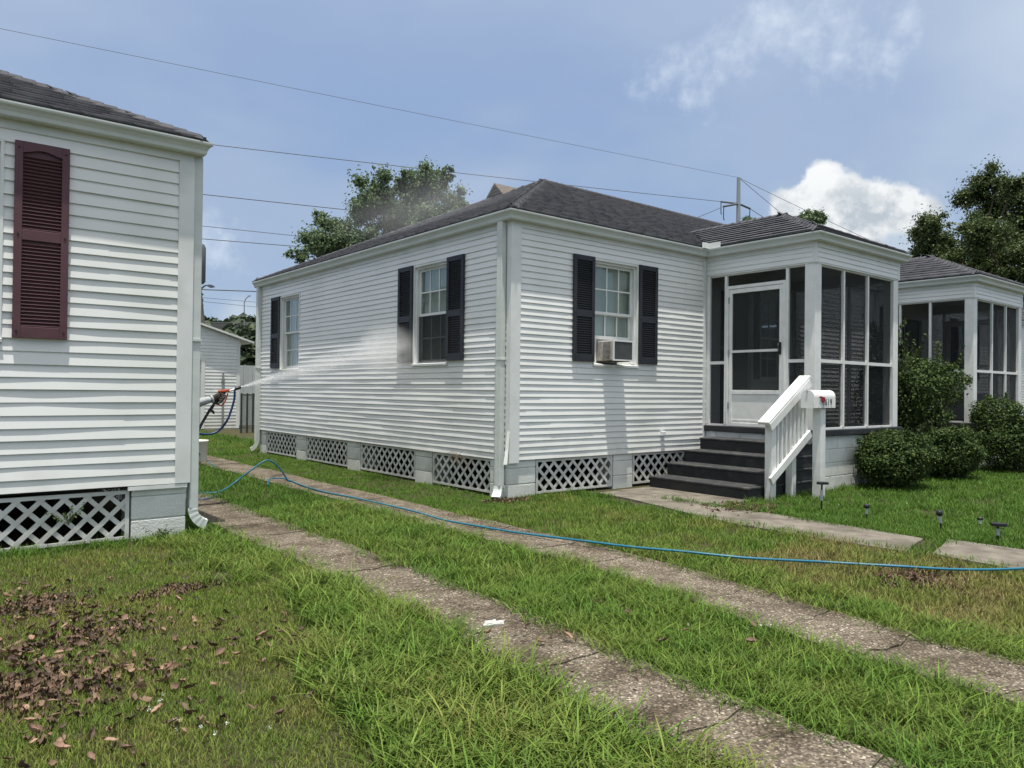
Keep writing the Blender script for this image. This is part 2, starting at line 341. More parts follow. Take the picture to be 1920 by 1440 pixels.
def build_ground():
    xs = np.unique(np.concatenate([np.linspace(-900, -30, 12), np.linspace(-30, 40, 141), np.linspace(40, 900, 12)]))
    ys = np.unique(np.concatenate([np.linspace(-900, -20, 12), np.linspace(-20, 30, 101), np.linspace(30, 900, 12)]))
    V = []
    for y in ys:
        for x in xs: V.append((x, y, .012*vnoise(x, y, 1.1) if abs(x) < 30 and -20 < y < 30 else 0))
    n = len(xs); Q = [(j*n+i, j*n+i+1, (j+1)*n+i+1, (j+1)*n+i) for j in range(len(ys)-1) for i in range(n-1)]
    tag(link(bpy.data.objects.new('ground', fast_mesh('ground', V, Q, M['ground'], True))), kind='structure')
build_ground()
def smooth01(t): t = min(max(t, 0.), 1.); return t*t*(3-2*t)
def drift(i, y): return (-.15 if i == 1 else -.27)*smooth01((-2.9-y)/2.3)      # both strips bend slightly left toward the street
def slab_outline(x0, x1, y0, y1, e0, e1, jit, rs):
    """outline of a slab between two cracked ends e0/e1 (lists of (t, dy))"""
    L = [(x0+rs.uniform(-jit, jit), y0+(y1-y0)*k/6) for k in range(1, 6)]; Rr = [(x1+rs.uniform(-jit, jit), y0+(y1-y0)*k/6) for k in range(1, 6)]
    bot = [(x0+(x1-x0)*t, y0+d) for t, d in e0]; top = [(x0+(x1-x0)*t, y1+d) for t, d in e1]
    return bot+Rr+top[::-1]+L[::-1]
def driveway(name, xr, cuts, seed):
    rs = random.Random(seed); root = empty(name, ((xr[0]+xr[1])/2, cuts[0], 0), kind='structure')
    ysj = [cuts[0]+(cuts[-1]-cuts[0])*k/60 for k in range(61)]; MB().prism([(xr[0]+.03+drift(seed, y), y) for y in ysj]+[(xr[1]-.03+drift(seed, y), y) for y in ysj[::-1]], 'z', -.05, .0245).build('joint_soil', M['jsoil'], root)
    ends = [[(t, rs.uniform(-.016, .016)+.035*math.sin(t*4+len(xr)+rs.random())) for t in (0, .1, .22, .33, .45, .58, .7, .85, 1)] for _ in cuts]
    for i in range(len(cuts)-1):
        g = .0035
        e0 = [(t, d+g) for t, d in ends[i]]; e1 = [(t, d-g) for t, d in ends[i+1]]
        po = slab_outline(xr[0], xr[1], cuts[i], cuts[i+1], e0, e1, .02, rs)
        po = [(x+drift(seed, y), y) for x, y in po]
        mb = MB(); tx, ty, dz = rs.uniform(-.008, .008), rs.uniform(-.008, .008), rs.uniform(-.004, .004); cy = (cuts[i]+cuts[i+1])/2; cx = sum(xr)/2
        top = lambda p: .030+dz+tx*(p[0]-cx)+ty*(p[1]-cy)*.5
        mb.prism(po, 'z', -.06, top); o = mb.build('concrete_slab', M['agg'], root, bevel=.006)
    return root
rs0 = random.Random(3)
def cutlist(y, yend):
    c = [y]
    while c[-1] < yend: c.append(c[-1]+rs0.uniform(.40, .62) if c[-1] < -.5 else c[-1]+rs0.uniform(.9, 1.6))
    return c
DR1 = driveway('driveway_strip', S1, cutlist(-7.6, 14), 1)
DR2 = driveway('driveway_strip', S2, cutlist(-7.9, 14), 2)
def walkway():
    rs = random.Random(5); root = empty('front_walk', (1.1, -3, 0), kind='structure')
    def slab(poly, h): MB().prism(poly, 'z', -.06, h).build('concrete_slab', M['walk'], root, bevel=.012)
    slab([(1.53, -.25), (1.55, -1.0), (1.56, -2.0), (1.53, -3.0), (1.44, -3.98), (1.2, -4.02), (.74, -4.13), (.70, -3.4), (.72, -2.6), (.82, -2.0), (1.0, -1.4), (1.15, -.8), (1.2, -.25)][::-1], .022)
    slab([(1.58, -1.75), (2.24, -1.72), (2.24, -.2), (1.57, -.2)][::-1], .018)
    slab([(.80, -4.30), (1.2, -4.22), (1.55, -4.14), (1.56, -4.5), (1.58, -4.95), (1.05, -5.0), (.74, -4.98), (.75, -4.6)][::-1], .03)
    slab([(.78, -5.03), (1.58, -5.0), (1.6, -6.3), (.8, -6.3)][::-1], .026)
walkway()
# ------------------------------------------------------------------ house building blocks
ZS = .4536; CRS = .07447; NCR = 38; ZT = ZS+CRS*NCR; PIT = .47     # siding bottom, course, courses, soffit, roof pitch
def siding(parent, wname, fr, s0, s1, openings, z0=ZS, c=CRS, n=NCR, m=None, seed=0, sheath=True, lip=.0145, wob=1.):
    m = m or M['siding']; rs = random.Random(seed); z1 = z0+c*n
    mb = MB(fr); ss = sorted({s0, s1}|{x for o in openings for x in o[:2]}); zs = sorted({z0, z1}|{x for o in openings for x in o[2:4]})
    for a, b in zip(ss, ss[1:]):
        for p, q in zip(zs, zs[1:]):
            if any(o[0] <= (a+b)/2 <= o[1] and o[2] <= (p+q)/2 <= o[3] for o in openings): continue
            mb.box(a, b, -.07, -.004, p, q)
    wall = mb.build(wname, M['trim'], parent)
    seams = []
    for k in range(n):
        zb = z0+k*c
        if k % 2 == 0: seams = sorted(rs.uniform(s0, s1) for _ in range(max(1, int((s1-s0)/3.6))))
        ph = rs.uniform(0, 6.3); am = .0012*wob
        def piece(a, b, zl, zh):
            if b-a < .004 or zh-zl < .004: return
            cutp = [a]+[x for x in seams if a+.1 < x < b-.1]+[b]
            for j, (p, q) in enumerate(zip(cutp, cutp[1:])):
                off = .0022*(j % 2); nseg = max(1, int((q-p)/.5)); vs = []
                for i in range(nseg+1):
                    x = p+(q-p)*i/nseg; w = am*math.sin(x*2.1+ph)+am*.7*math.sin(x*5.3+ph*2+k); dz = .0016*wob*math.sin(x*1.3+ph*.7)
                    f = lambda zz: lip+off+w-(lip-.0025)*(zz/(c+.008))
                    sec = [(0., zl), (f(zl)-.001, zl), (f(zl), zl+.0025), (f(zh), zh), (0., zh)]
                    vs += [(x, o_, zb+z_+dz) for o_, z_ in sec]
                fs = [(i*5+t, i*5+(t+1) % 5, (i+1)*5+(t+1) % 5, (i+1)*5+t) for i in range(nseg) for t in range(5)]
                fs += [(4, 3, 2, 1, 0), tuple(nseg*5+t for t in range(5))]
                MB(fr).add(vs, [f_[::-1] for f_ in fs]).build('siding_board', m, wall)
        top = c+.008 if k < n-1 else c
        ops = [o for o in openings if o[3] > zb and o[2] < zb+top]
        x = s0
        for o in sorted(ops):
            piece(x, o[0], 0, top)
            if o[2] > zb: piece(o[0], o[1], 0, o[2]-zb)
            if o[3] < zb+top: piece(o[0], o[1], o[3]-zb, top)
            x = o[1]
        piece(x, s1, 0, top)
    return wall
def window(parent, fr, s0, s1, z0, z1, lower='same', blind=True, grid=3, name='window', rec=.05):
    mb = MB(fr); e = .0225; t = .022
    # casing: four boards proud of the siding, and the reveal behind them
    mb.box(s0, s0+t, -.11, e, z0, z1); mb.box(s1-t, s1, -.11, e, z0, z1); mb.box(s0+t, s1-t, -.11, e, z1-t, z1); 
    mb.box(s0+t, s0+t+.03, -.11, -.012, z0+.05, z1-t); mb.box(s1-t-.03, s1-t, -.11, -.012, z0+.05, z1-t); mb.box(s0+t+.03, s1-t-.03, -.11, -.012, z1-t-.03, z1-t)
    w = mb.build(name, M['trim'], parent)
    MB(fr).prism([(-.11, z0), (.034, z0), (.036, z0+.03), (-.11, z0+.052)], 's', s0-.004, s1+.004).build('sill', M['trim'], w, bevel=.003)
    a, b = s0+t+.03, s1-t-.03; zm = z0+.055+(z1-z0-.107)*.5; fw = .034
    for (zl, zh, o, low) in ((zm-.008, z1-t-.03, -rec, 0), (z0+.05, zm+.022, -rec-.028, 1)):
        dk = low and lower == 'screen'
        if low and lower == 'none': continue
        sb = MB(fr); sb.box(a, a+fw, o-.025, o, zl, zh); sb.box(b-fw, b, o-.025, o, zl, zh); sb.box(a+fw, b-fw, o-.025, o, zh-fw, zh); sb.box(a+fw, b-fw, o-.025, o, zl, zl+fw+.008*low); sb.build('sash', M['trim'], w)
        gx = [a+fw+(b-a-2*fw)*i/grid for i in range(grid+1)]; gz = [zl+fw, (zl+zh)/2, zh-fw]
        mu = MB(fr); r = .009
        for x in gx[1:-1]: mu.box(x-r, x+r, o-.019, o-.003, zl+fw, zh-fw)
        for x0_, x1_ in zip(gx, gx[1:]): mu.box(x0_+(r if x0_ != gx[0] else 0), x1_-(r if x1_ != gx[-1] else 0), o-.018, o-.004, gz[1]-r, gz[1]+r)
        mu.build('muntins', M['trim'], w)
        for i in range(grid):
            for j in range(2): MB(fr).box(gx[i]+.002, gx[i+1]-.002, o-.014, o-.010, gz[j]+.002, gz[j+1]-.002).build('pane', M['glass'], w)
        if dk: MB(fr).box(a, b, -rec+.006, -rec+.008, zl+.01, zm-.01).build('insect_screen', M['screen'], w)
    if blind:
        bb = MB(fr); z = z0+.06
        while z < z1-.08: bb.prism([(-.122, z), (-.106, z+.015), (-.106, z+.016), (-.122, z+.001)], 's', a, b); z += .0205
        bb.box(a, b, -.130, -.125, z0+.06, z1-.06)
        bb.build('blind', M['blind'], w)
    MB(fr).box(s0-.1, s1+.1, -.62, -.6, z0-.1, z1+.1).build('room_back', M['dark'], w)
    return w
def shutter(parent, fr, s0, s1, z0, z1, m, arch=False, split=.55, pitch=.0275):
    st = .052; mb = MB(fr); o0, o1 = .017, .047
    zmid = z1-(z1-z0)*split
    mb.box(s0, s0+st, o0, o1, z0, z1); mb.box(s1-st, s1, o0, o1, z0, z1)
    if arch:
        c = (s0+s1)/2; hw = (s1-s0)/2-st; pl = [(s0+st, z1)]+[(s0+st, z1-.085)]+[(c-hw+2*hw*k/8, z1-.085+.030*math.sin(math.pi*k/8)**1.5) for k in range(1, 8)]+[(s1-st, z1-.085), (s1-st, z1)]
        mb.prism(pl, 'o', o0, o1)
    else: mb.box(s0+st, s1-st, o0, o1, z1-.065, z1)
    mb.box(s0+st, s1-st, o0, o1, z0, z0+.085); mb.box(s0+st, s1-st, o0, o1, zmid-.04, zmid+.04)
    mb.box(s0+st, s1-st, o0, o0+.006, z0+.085, z1-.055)
    sh = mb.build('shutter', m, parent, bevel=.003)
    sl = MB(fr); w = (s1-s0)/2-st; c = (s0+s1)/2
    key = ('slat', round(w, 3), fr, m.name)
    if key not in SLAT:
        f0 = ((0, 0, 0), fr[1], fr[2])
        SLAT[key] = MB(f0).prism([(o0+.004, .012), (o0+.008, .016), (o1-.003, .003), (o1-.006, -.002)], 's', -w, w).mesh('slat', m)
    for zl, zh in ((z0+.09, zmid-.045), (zmid+.045, z1-(.088 if arch else .068))):
        nn = int((zh-zl)/pitch)
        for k in range(nn):
            p = MB(fr).P((c, 0, zl+(zh-zl)*k/nn)); place('slat', SLAT[key], sh, Matrix.Translation(p))
    for zz in (z1-.05, zmid, z0+.05):
        for x in (s0+.026, s1-.026): MB(fr).box(x-.007, x+.007, o1, o1+.004, zz-.007, zz+.007).build('screw', M['black'], sh)
    return sh
SLAT = {}
def lattice(parent, fr, s0, s1, z0, z1, o=-.035, sp=.113, w=.036):
    fb = MB(fr); fb.box(s0, s0+.03, o-.003, o+.016, z0, z1); fb.box(s1-.03, s1, o-.003, o+.016, z0, z1); fb.box(s0+.03, s1-.03, o-.003, o+.016, z1-.03, z1); fb.box(s0+.03, s1-.03, o-.003, o+.016, z0, z0+.025)
    pan = fb.build('lattice_panel', M['lattice'], parent)
    a, b, c, d = s0+.012, s1-.012, z0+.01, z1-.012
    def clip(poly, f):
        out = []
        for i in range(len(poly)):
            p, q = poly[i], poly[(i+1) % len(poly)]; fp, fq = f(p), f(q)
            if fp >= 0: out.append(p)
            if (fp >= 0) != (fq >= 0): t = fp/(fp-fq); out.append((p[0]+(q[0]-p[0])*t, p[1]+(q[1]-p[1])*t))
        return out
    H = sp*math.sqrt(2); hw = w/math.sqrt(2)
    for sg, oo in ((1, 0.), (-1, .0065)):
        k0 = int((a-(d-c)-a)/H)-2; x = a-(d-c)-H
        while x < b+(d-c)+H:
            if sg > 0: po = [(x-hw, c), (x+hw, c), (x+hw+(d-c), d), (x-hw+(d-c), d)]
            else: po = [(x-hw, d), (x-hw+(d-c), c), (x+hw+(d-c), c), (x+hw, d)]
            for f in (lambda p: p[0]-a, lambda p: b-p[0]): po = clip(po, f) if po else po
            if len(po) >= 3 and max(p[0] for p in po)-min(p[0] for p in po) > .01: MB(fr).prism(po, 'o', o+oo, o+oo+.006).build('lattice_slat', M['lattice'], pan)
            x += H
    return pan
BLK = {}
def blockmesh(l, d, h, fr):
    key = (round(l, 3), round(d, 3), round(h, 3), fr[1])
    if key not in BLK: BLK[key] = MB(((0, 0, 0), fr[1], fr[2])).box(-l/2, l/2, -d, 0, 0, h).mesh('block', M['block'])
    return BLK[key]
def pier(parent, fr, s0, s1, z1=ZS, depth=.3, name='pier', rows=None):
    p = MB(fr).box(s0+.006, s1-.006, -depth, -.022, -.1, z1).build(name, M['mortar'], parent)
    h = .19; z = -.02; k = 0
    while z < z1-.03:
        hh = min(h, z1-z-.004)
        o = place('block', blockmesh(s1-s0, depth+.004, hh-.008, fr), p, Matrix.Translation(MB(fr).P(((s0+s1)/2, -.012, z+.004)))); bev(o, .007)
        z += h; k += 1
    return p
def blockwall(parent, fr, s0, s1, z0, z1, rows, name='block_wall', L=.40):
    w = MB(fr).box(s0, s1, -.16, -.010, z0-.1, z1).build(name, M['mortar'], parent); h = (z1-z0)/rows
    for r in range(rows):
        x = s0-(r % 2)*L/2
        while x < s1-.02:
            a, b = max(x, s0), min(x+L, s1)
            if b-a > .05:
                o = place('block', blockmesh(round(b-a-.007, 3), .15, round(h-.007, 3), fr), w, Matrix.Translation(MB(fr).P(((a+b)/2, 0, z0+r*h+.0035)))); bev(o, .006)
            x += L
    return w
GPROF = [(.022, 3.252), (.088, 3.252), (.098, 3.262), (.103, 3.290), (.118, 3.315), (.136, 3.332), (.140, 3.345), (.140, 3.357), (.131, 3.357), (.131, 3.345), (.120, 3.330), (.098, 3.29), (.09, 3.262), (.03, 3.262), (.03, 3.35), (.022, 3.35)]
def gutter(parent, fr, s0, s1, k0, k1):
    """k: 1 outside corner, -1 inside corner, 0 square end; the frieze board below goes with it"""
    g = MB(fr).prism(GPROF, 's', lambda p: s0-p[0]*k0, lambda p: s1+p[0]*k1).build('gutter', M['gutter'], parent)
    MB(fr).prism([(0, 3.19), (.0205, 3.19), (.0205, 3.34), (0, 3.34)], 's', lambda p: s0-p[0]*k0, lambda p: s1+p[0]*k1).build('frieze_board', M['trim'], parent)
    return g
def downspout(parent, fr, s, ztop, zbot, kick, w=.085, d=.062, o0=.018):
    """fluted pipe on the wall with a ribbed elbow kicking out along 'kick' (along, outward)"""
    o1 = o0+d; a, b = s-w/2, s+w/2; f = .006
    sec = [(a, o0), (b, o0), (b, o1-f), (b-.012, o1)]+[(b-.012-(w-.024)*k/6, o1-(f if k % 2 else 0)) for k in range(1, 6)]+[(a+.012, o1), (a, o1-f)]
    mb = MB(fr); mb.prism(sec, 'z', zbot+.16, ztop); p = mb.build('downspout', M['gutter'], parent)
    el = MB(fr); n = 9; rings = []
    for i in range(n+1):
        t = i/n*math.radians(72); R = .16
        ds = R*(1-math.cos(t)); dz = R*math.sin(t); x = kick[0]*ds; o = kick[1]*ds
        c = Vector((s+x, (o0+o1)/2+o, zbot+.16-dz)); up = Vector((kick[0]*math.cos(t), kick[1]*math.cos(t), math.sin(t))); sd = Vector((-kick[1], kick[0], 0)) if abs(kick[0])+abs(kick[1]) else Vector((1, 0, 0))
        if abs(sd.x) > .5: hu, hs = d/2, w/2
        else: hu, hs = w/2, d/2
        r = 1.04 if i % 2 else 1.0; hs *= r+.06*i/n; hu *= r
        rings.append([tuple(c+up*hu*e+sd*hs*g) for e, g in ((-1, -1), (1, -1), (1, 1), (-1, 1))])
    vs = [v for q in rings for v in q]
    el.add(vs, [(i*4+k, i*4+(k+1) % 4, i*4+4+(k+1) % 4, i*4+4+k) for i in range(n) for k in range(4)]); el.build('downspout_elbow', M['gutter'], parent)
    MB(fr).box(a-.012, b+.012, o0-.002, o1+.002, (ztop+zbot)/2, (ztop+zbot)/2+.02).build('strap', M['gutter'], p)
    return p
# ---- roofs
SLEN = math.sqrt(1+PIT*PIT)
def slope(parent, P0, U, V, l0, l1, r0, r1, vmax, single=False, name='shingles', seed=1, tab=.30, caps_over=0.):
    """courses of shingles on a plane that rises PIT along V from the eave P0; u runs from l0+l1*v to r0+r1*v"""
    rs = random.Random(seed); P0, U, V = Vector(P0), Vector(U), Vector(V); Nn = (Vector((0, 0, 1))-V*PIT).normalized()
    e = .145/SLEN; P = lambda u, v, h: P0+U*u+(V+Vector((0, 0, PIT)))*v+Nn*h
    d = [(l0, 0), (r0, 0), (r0+r1*vmax, vmax), (l0+l1*vmax, vmax)]
    dk = MB(); dk.add([tuple(P(u, v, -.004)) for u, v in d]+[tuple(P(u, v, -.03)) for u, v in d], [(0, 1, 2, 3), (7, 6, 5, 4), (0, 4, 5, 1), (1, 5, 6, 2), (2, 6, 7, 3), (3, 7, 4, 0)]); deck = dk.build('roof_plane', M['deck'], parent)
    k = 0; Vt = []; Q = []
    shared = None
    while k*e < vmax-.01:
        v0 = k*e; u = l0+l1*v0-rs.uniform(0, tab); ue = r0+r1*v0
        while u < ue:
            w = tab*rs.choice((.75, 1, 1, 1.2)); u0, u1 = u, u+w-.005; u += w
            v0j = v0+rs.uniform(-.006, .006); v1 = min(v0+e+.018, vmax); h = .021+rs.uniform(0, .005)
            lb, rb = max(u0, l0+l1*v0j), min(u1, r0+r1*v0j); lt, rt = max(u0, l0+l1*v1), min(u1, r0+r1*v1)
            if lt >= rt: lt = rt = (max(u0, l0+l1*v0j)+min(u1, r0+r1*v0j))/2
            if rb-lb < .02: continue
            pts = [P(lb, v0j, h), P(rb, v0j, h), P(rt, v1, .002), P(lt, v1, .002), P(lb, v0j, -.003), P(rb, v0j, -.003)]
            fs = [(0, 1, 2, 3), (4, 5, 1, 0), (5, 2, 1, 1), (4, 0, 3, 3)]
            if single:
                o = P(lb, v0j, 0); mb = MB(); mb.add([tuple(p-o) for p in pts], [(0, 1, 2, 3), (4, 5, 1, 0), (5, 2, 1), (4, 0, 3)])
                place('shingle', mb.mesh('shingle', M['shingle_o']), deck, Matrix.Translation(o))
            else:
                b = len(Vt); Vt += [tuple(p) for p in pts]; Q += [(b, b+1, b+2), (b, b+2, b+3), (b+4, b+5, b+1), (b+4, b+1, b), (b+5, b+2, b+1), (b+4, b, b+3)]
        k += 1
    if Vt: tag(link(bpy.data.objects.new(name, fast_mesh(name, Vt, Q, M['shingle'])), deck), kind='stuff')
    return deck
CAPM = {}
def caps(parent, a, b, n1, n2, sp=.135, w=.13):
    """overlapping cap shingles from a (low) to b (high); n1, n2: down-slope directions on either side"""
    a, b = Vector(a), Vector(b); d = (b-a).normalized(); L = (b-a).length; n1, n2 = Vector(n1).normalized(), Vector(n2).normalized(); up = (Vector((0, 0, 1))-d*d.z).normalized()
    key = (tuple(round(x, 3) for x in d), tuple(round(x, 2) for x in n1))
    if key not in CAPM:
        h0, h1 = .024, .012; q = .19
        pts = [n1*w+up*h0*.6, up*(h0+.012), n2*w+up*h0*.6, n2*w+d*q+up*h1*.5, up*(h1+.010)+d*q, n1*w+d*q+up*h1*.5, n1*w, up*.004, n2*w]
        CAPM[key] = MB().add([tuple(p) for p in pts], [(0, 1, 4, 5), (1, 2, 3, 4), (0, 6, 7, 1), (1, 7, 8, 2)]).mesh('cap_shingle', M['shingle_o'])
    k = .5 if abs(d.z) > .01 else 0
    while k*sp < L-.05: place('cap_shingle', CAPM[key], parent, Matrix.Translation(a+d*(k*sp))); k += 1
def down(V): V = Vector(V); return -V-Vector((0, 0, PIT))
# ------------------------------------------------------------------ the duplex with navy shutters
HL = 7.883; HW = 15.0; PX0, PX1, PD = 3.681, 6.045, 1.716; ZE = 3.385; EO = .09; SLABZ = .80
def porch(root, x0, x1, door_left, seed, single):
    LS = ((x0, 0, 0), (0, -1, 0), (-1, 0, 0)); RS = ((x1, 0, 0), (0, -1, 0), (1, 0, 0)); FS = ((0, -PD, 0), (1, 0, 0), (0, -1, 0))
    B = 2.995; pw = .15
    # floor slab and painted block base
    MB().box(x0-.05, x1+.05, -PD-.06, .02, .722, SLABZ).build('porch_slab', M['char'], root, bevel=.008)
    blockwall(root, FS, x0, x1, 0, .72, 4); blockwall(root, LS, 0, PD-.165, 0, .72, 4); blockwall(root, RS, 0, PD-.165, 0, .72, 4)
    MB().box(x0+.02, x1-.02, -PD+.02, 0, 3.12, 3.16).build('porch_ceiling', M['trim'], root)
    # beam clad in siding on three sides
    siding(root, 'porch_beam', FS, x0+.03, x1-.03, [], z0=B, c=.0655, n=3, seed=seed, lip=.012)
    siding(root, 'porch_beam', LS, .02, PD-.03, [], z0=B, c=.0655, n=3, seed=seed+1, lip=.012)
    siding(root, 'porch_beam', RS, .02, PD-.03, [], z0=B, c=.0655, n=3, seed=seed+2, lip=.012)
    for x in (x0, x1):
        s = -1 if x == x0 else 1
        MB().box(min(x+s*.016, x-s*.035), max(x+s*.016, x-s*.035), -PD-.016, -PD+.035, B-.012, 3.19).build('corner_trim', M['trim'], root)
    MB().box(x0-.006, x1+.006, -PD-.006, -PD+.12, B-.02, B-.001).build('beam_underside', M['trim'], root)
    for (a, b) in ((x0-.006, x0+.12), (x1-.12, x1+.006)): MB().box(a, b, -PD+.12, -.02, B-.02, B-.001).build('beam_underside', M['trim'], root)
    # corner posts
    for a in (x0, x1-pw): MB().box(a, a+pw, -PD, -PD+pw, SLABZ, B-.02).build('porch_post', M['paint'], root, bevel=.004)
    # half posts against the house wall
    for a, sg in ((x0, 1), (x1, -1)):
        MB().box(min(a, a+sg*.03), max(a, a+sg*.03), -.075, -.018, SLABZ, B-.02).build('wall_post', M['paint'], root)
    def bay(fr, s0, s1, mull, doorbay, rail=1.71):
        zt = B-.02; o0, o1 = -.06, -.03
        MB(fr).box(s0, s1, -.075, -.02, SLABZ, SLABZ+.025).build('screen_sill', M['paint'], root)
        MB(fr).box(s0, s1, -.07, -.025, zt-.02, zt).build('screen_head', M['paint'], root)
        edges = [s0]+mull+[s1]
        for x in mull: MB(fr).box(x-.02, x+.02, -.07, -.012, SLABZ+.025, zt-.02).build('screen_mullion', M['paint'], root)
        for i, (a, b) in enumerate(zip(edges, edges[1:])):
            a2, b2 = a+(.02 if a in mull else 0), b-(.02 if b in mull else 0)
            if i == doorbay:
                MB(fr).box(a2, b2, -.05, -.046, 2.80, zt-.02).build('screen_panel', M['screen'], root); door(fr, a2, b2); continue
            MB(fr).box(a2, b2, -.065, -.02, rail-.022, rail+.022).build('screen_rail', M['paint'], root)
            for zl, zh in ((SLABZ+.025, rail-.022), (rail+.022, zt-.02)): MB(fr).box(a2, b2, -.05, -.046, zl, zh).build('screen_panel', M['screen'], root)
    def door(fr, a, b):
        z0, z1 = SLABZ+.004, 2.80; t = .05
        m = MB(fr); m.box(a, a+.035, -.07, .0, z0, z1); m.box(b-.035, b, -.07, 0, z0, z1); m.box(a+.035, b-.035, -.07, 0, z1-.045, z1)
        d = m.build('door_frame', M['paint'], root, bevel=.003)
        a += .040; b -= .040; z1 -= .05
        m = MB(fr); m.box(a, a+t, -.045, -.008, z0, z1); m.box(b-t, b, -.045, -.008, z0, z1); m.box(a+t, b-t, -.045, -.008, z1-t-.01, z1); m.box(a+t, b-t, -.045, -.008, z0, z0+.05)
        m.box(a+t, b-t, -.044, -.009, 1.26, 1.315); m.box(a+t, b-t, -.044, -.009, 1.845, 1.88)
        d = m.build('screen_door', M['paint'], root, bevel=.003)
        MB(fr).box(a+t, b-t, -.034, -.020, z0+.05, 1.26).build('kick_panel', M['paint'], d)
        MB(fr).box(a+t-.001, b-t+.001, -.020, -.014, z0+.075, z0+.095).build('panel_moulding', M['paint'], d)
        for zl, zh in ((1.315, 1.845), (1.88, z1-t-.01)): MB(fr).box(a+t, b-t, -.030, -.026, zl, zh).build('door_screen', M['screen2'], d)
        h = MB(fr); h.box(b-.045, b-.018, -.008, .004, 1.80, 1.96); h.tube([(b-.03, .0, 1.94), (b-.03, .05, 1.94), (b-.03, .05, 1.86), (b-.03, .01, 1.81)], .007); h.box(b-.05, b-.012, .004, .03, 1.925, 1.965)
        h.build('door_handle', M['black'], d)
        for zz in (1.05, 1.8, 2.55): MB(fr).box(a-.012, a+.010, -.008, .004, zz, zz+.09).build('hinge', M['metal'], d)
    dm = [.34, 1.305]; pm = [.46, .99]
    bay(LS, .075, PD-pw, dm if door_left else pm, 1 if door_left else -1)
    bay(RS, .075, PD-pw, pm if door_left else dm, -1 if door_left else 1)
    w = x1-x0; mm = [x0+.775, x0+1.46] if door_left else [x1-1.46, x1-.775]
    bay(FS, x0+pw, x1-pw, mm, -1)
    # gutters and hip roof
    gutter(root, LS, 0, PD, -1, 1); gutter(root, FS, x0, x1, 1, 1); gutter(root, RS, 0, PD, -1, 1)
    hw = (x1-x0+2*EO)/2; yf = -PD-EO; zr = ZE+PIT*hw; xm = (x0+x1)/2
    slope(root, (x0-EO, -EO, ZE), (0, -1, 0), (1, 0, 0), 0, -1, PD, -1, hw, single, seed=seed+5)
    slope(root, (x0-EO, yf, ZE), (1, 0, 0), (0, 1, 0), 0, 1, 2*hw, -1, hw, single, seed=seed+6)
    slope(root, (x1+EO, yf, ZE), (0, 1, 0), (-1, 0, 0), 0, 1, PD, 1, hw, False, seed=seed+7)
    pk = (xm, yf+hw, zr); dl, df, dr = down((1, 0, 0)), down((0, 1, 0)), down((-1, 0, 0))
    caps(root, (x0-EO, yf, ZE), pk, dl, df); caps(root, (x1+EO, yf, ZE), pk, df, dr); caps(root, (xm, yf+hw-.06, zr), (xm, hw-EO-.1, zr), dl, dr)

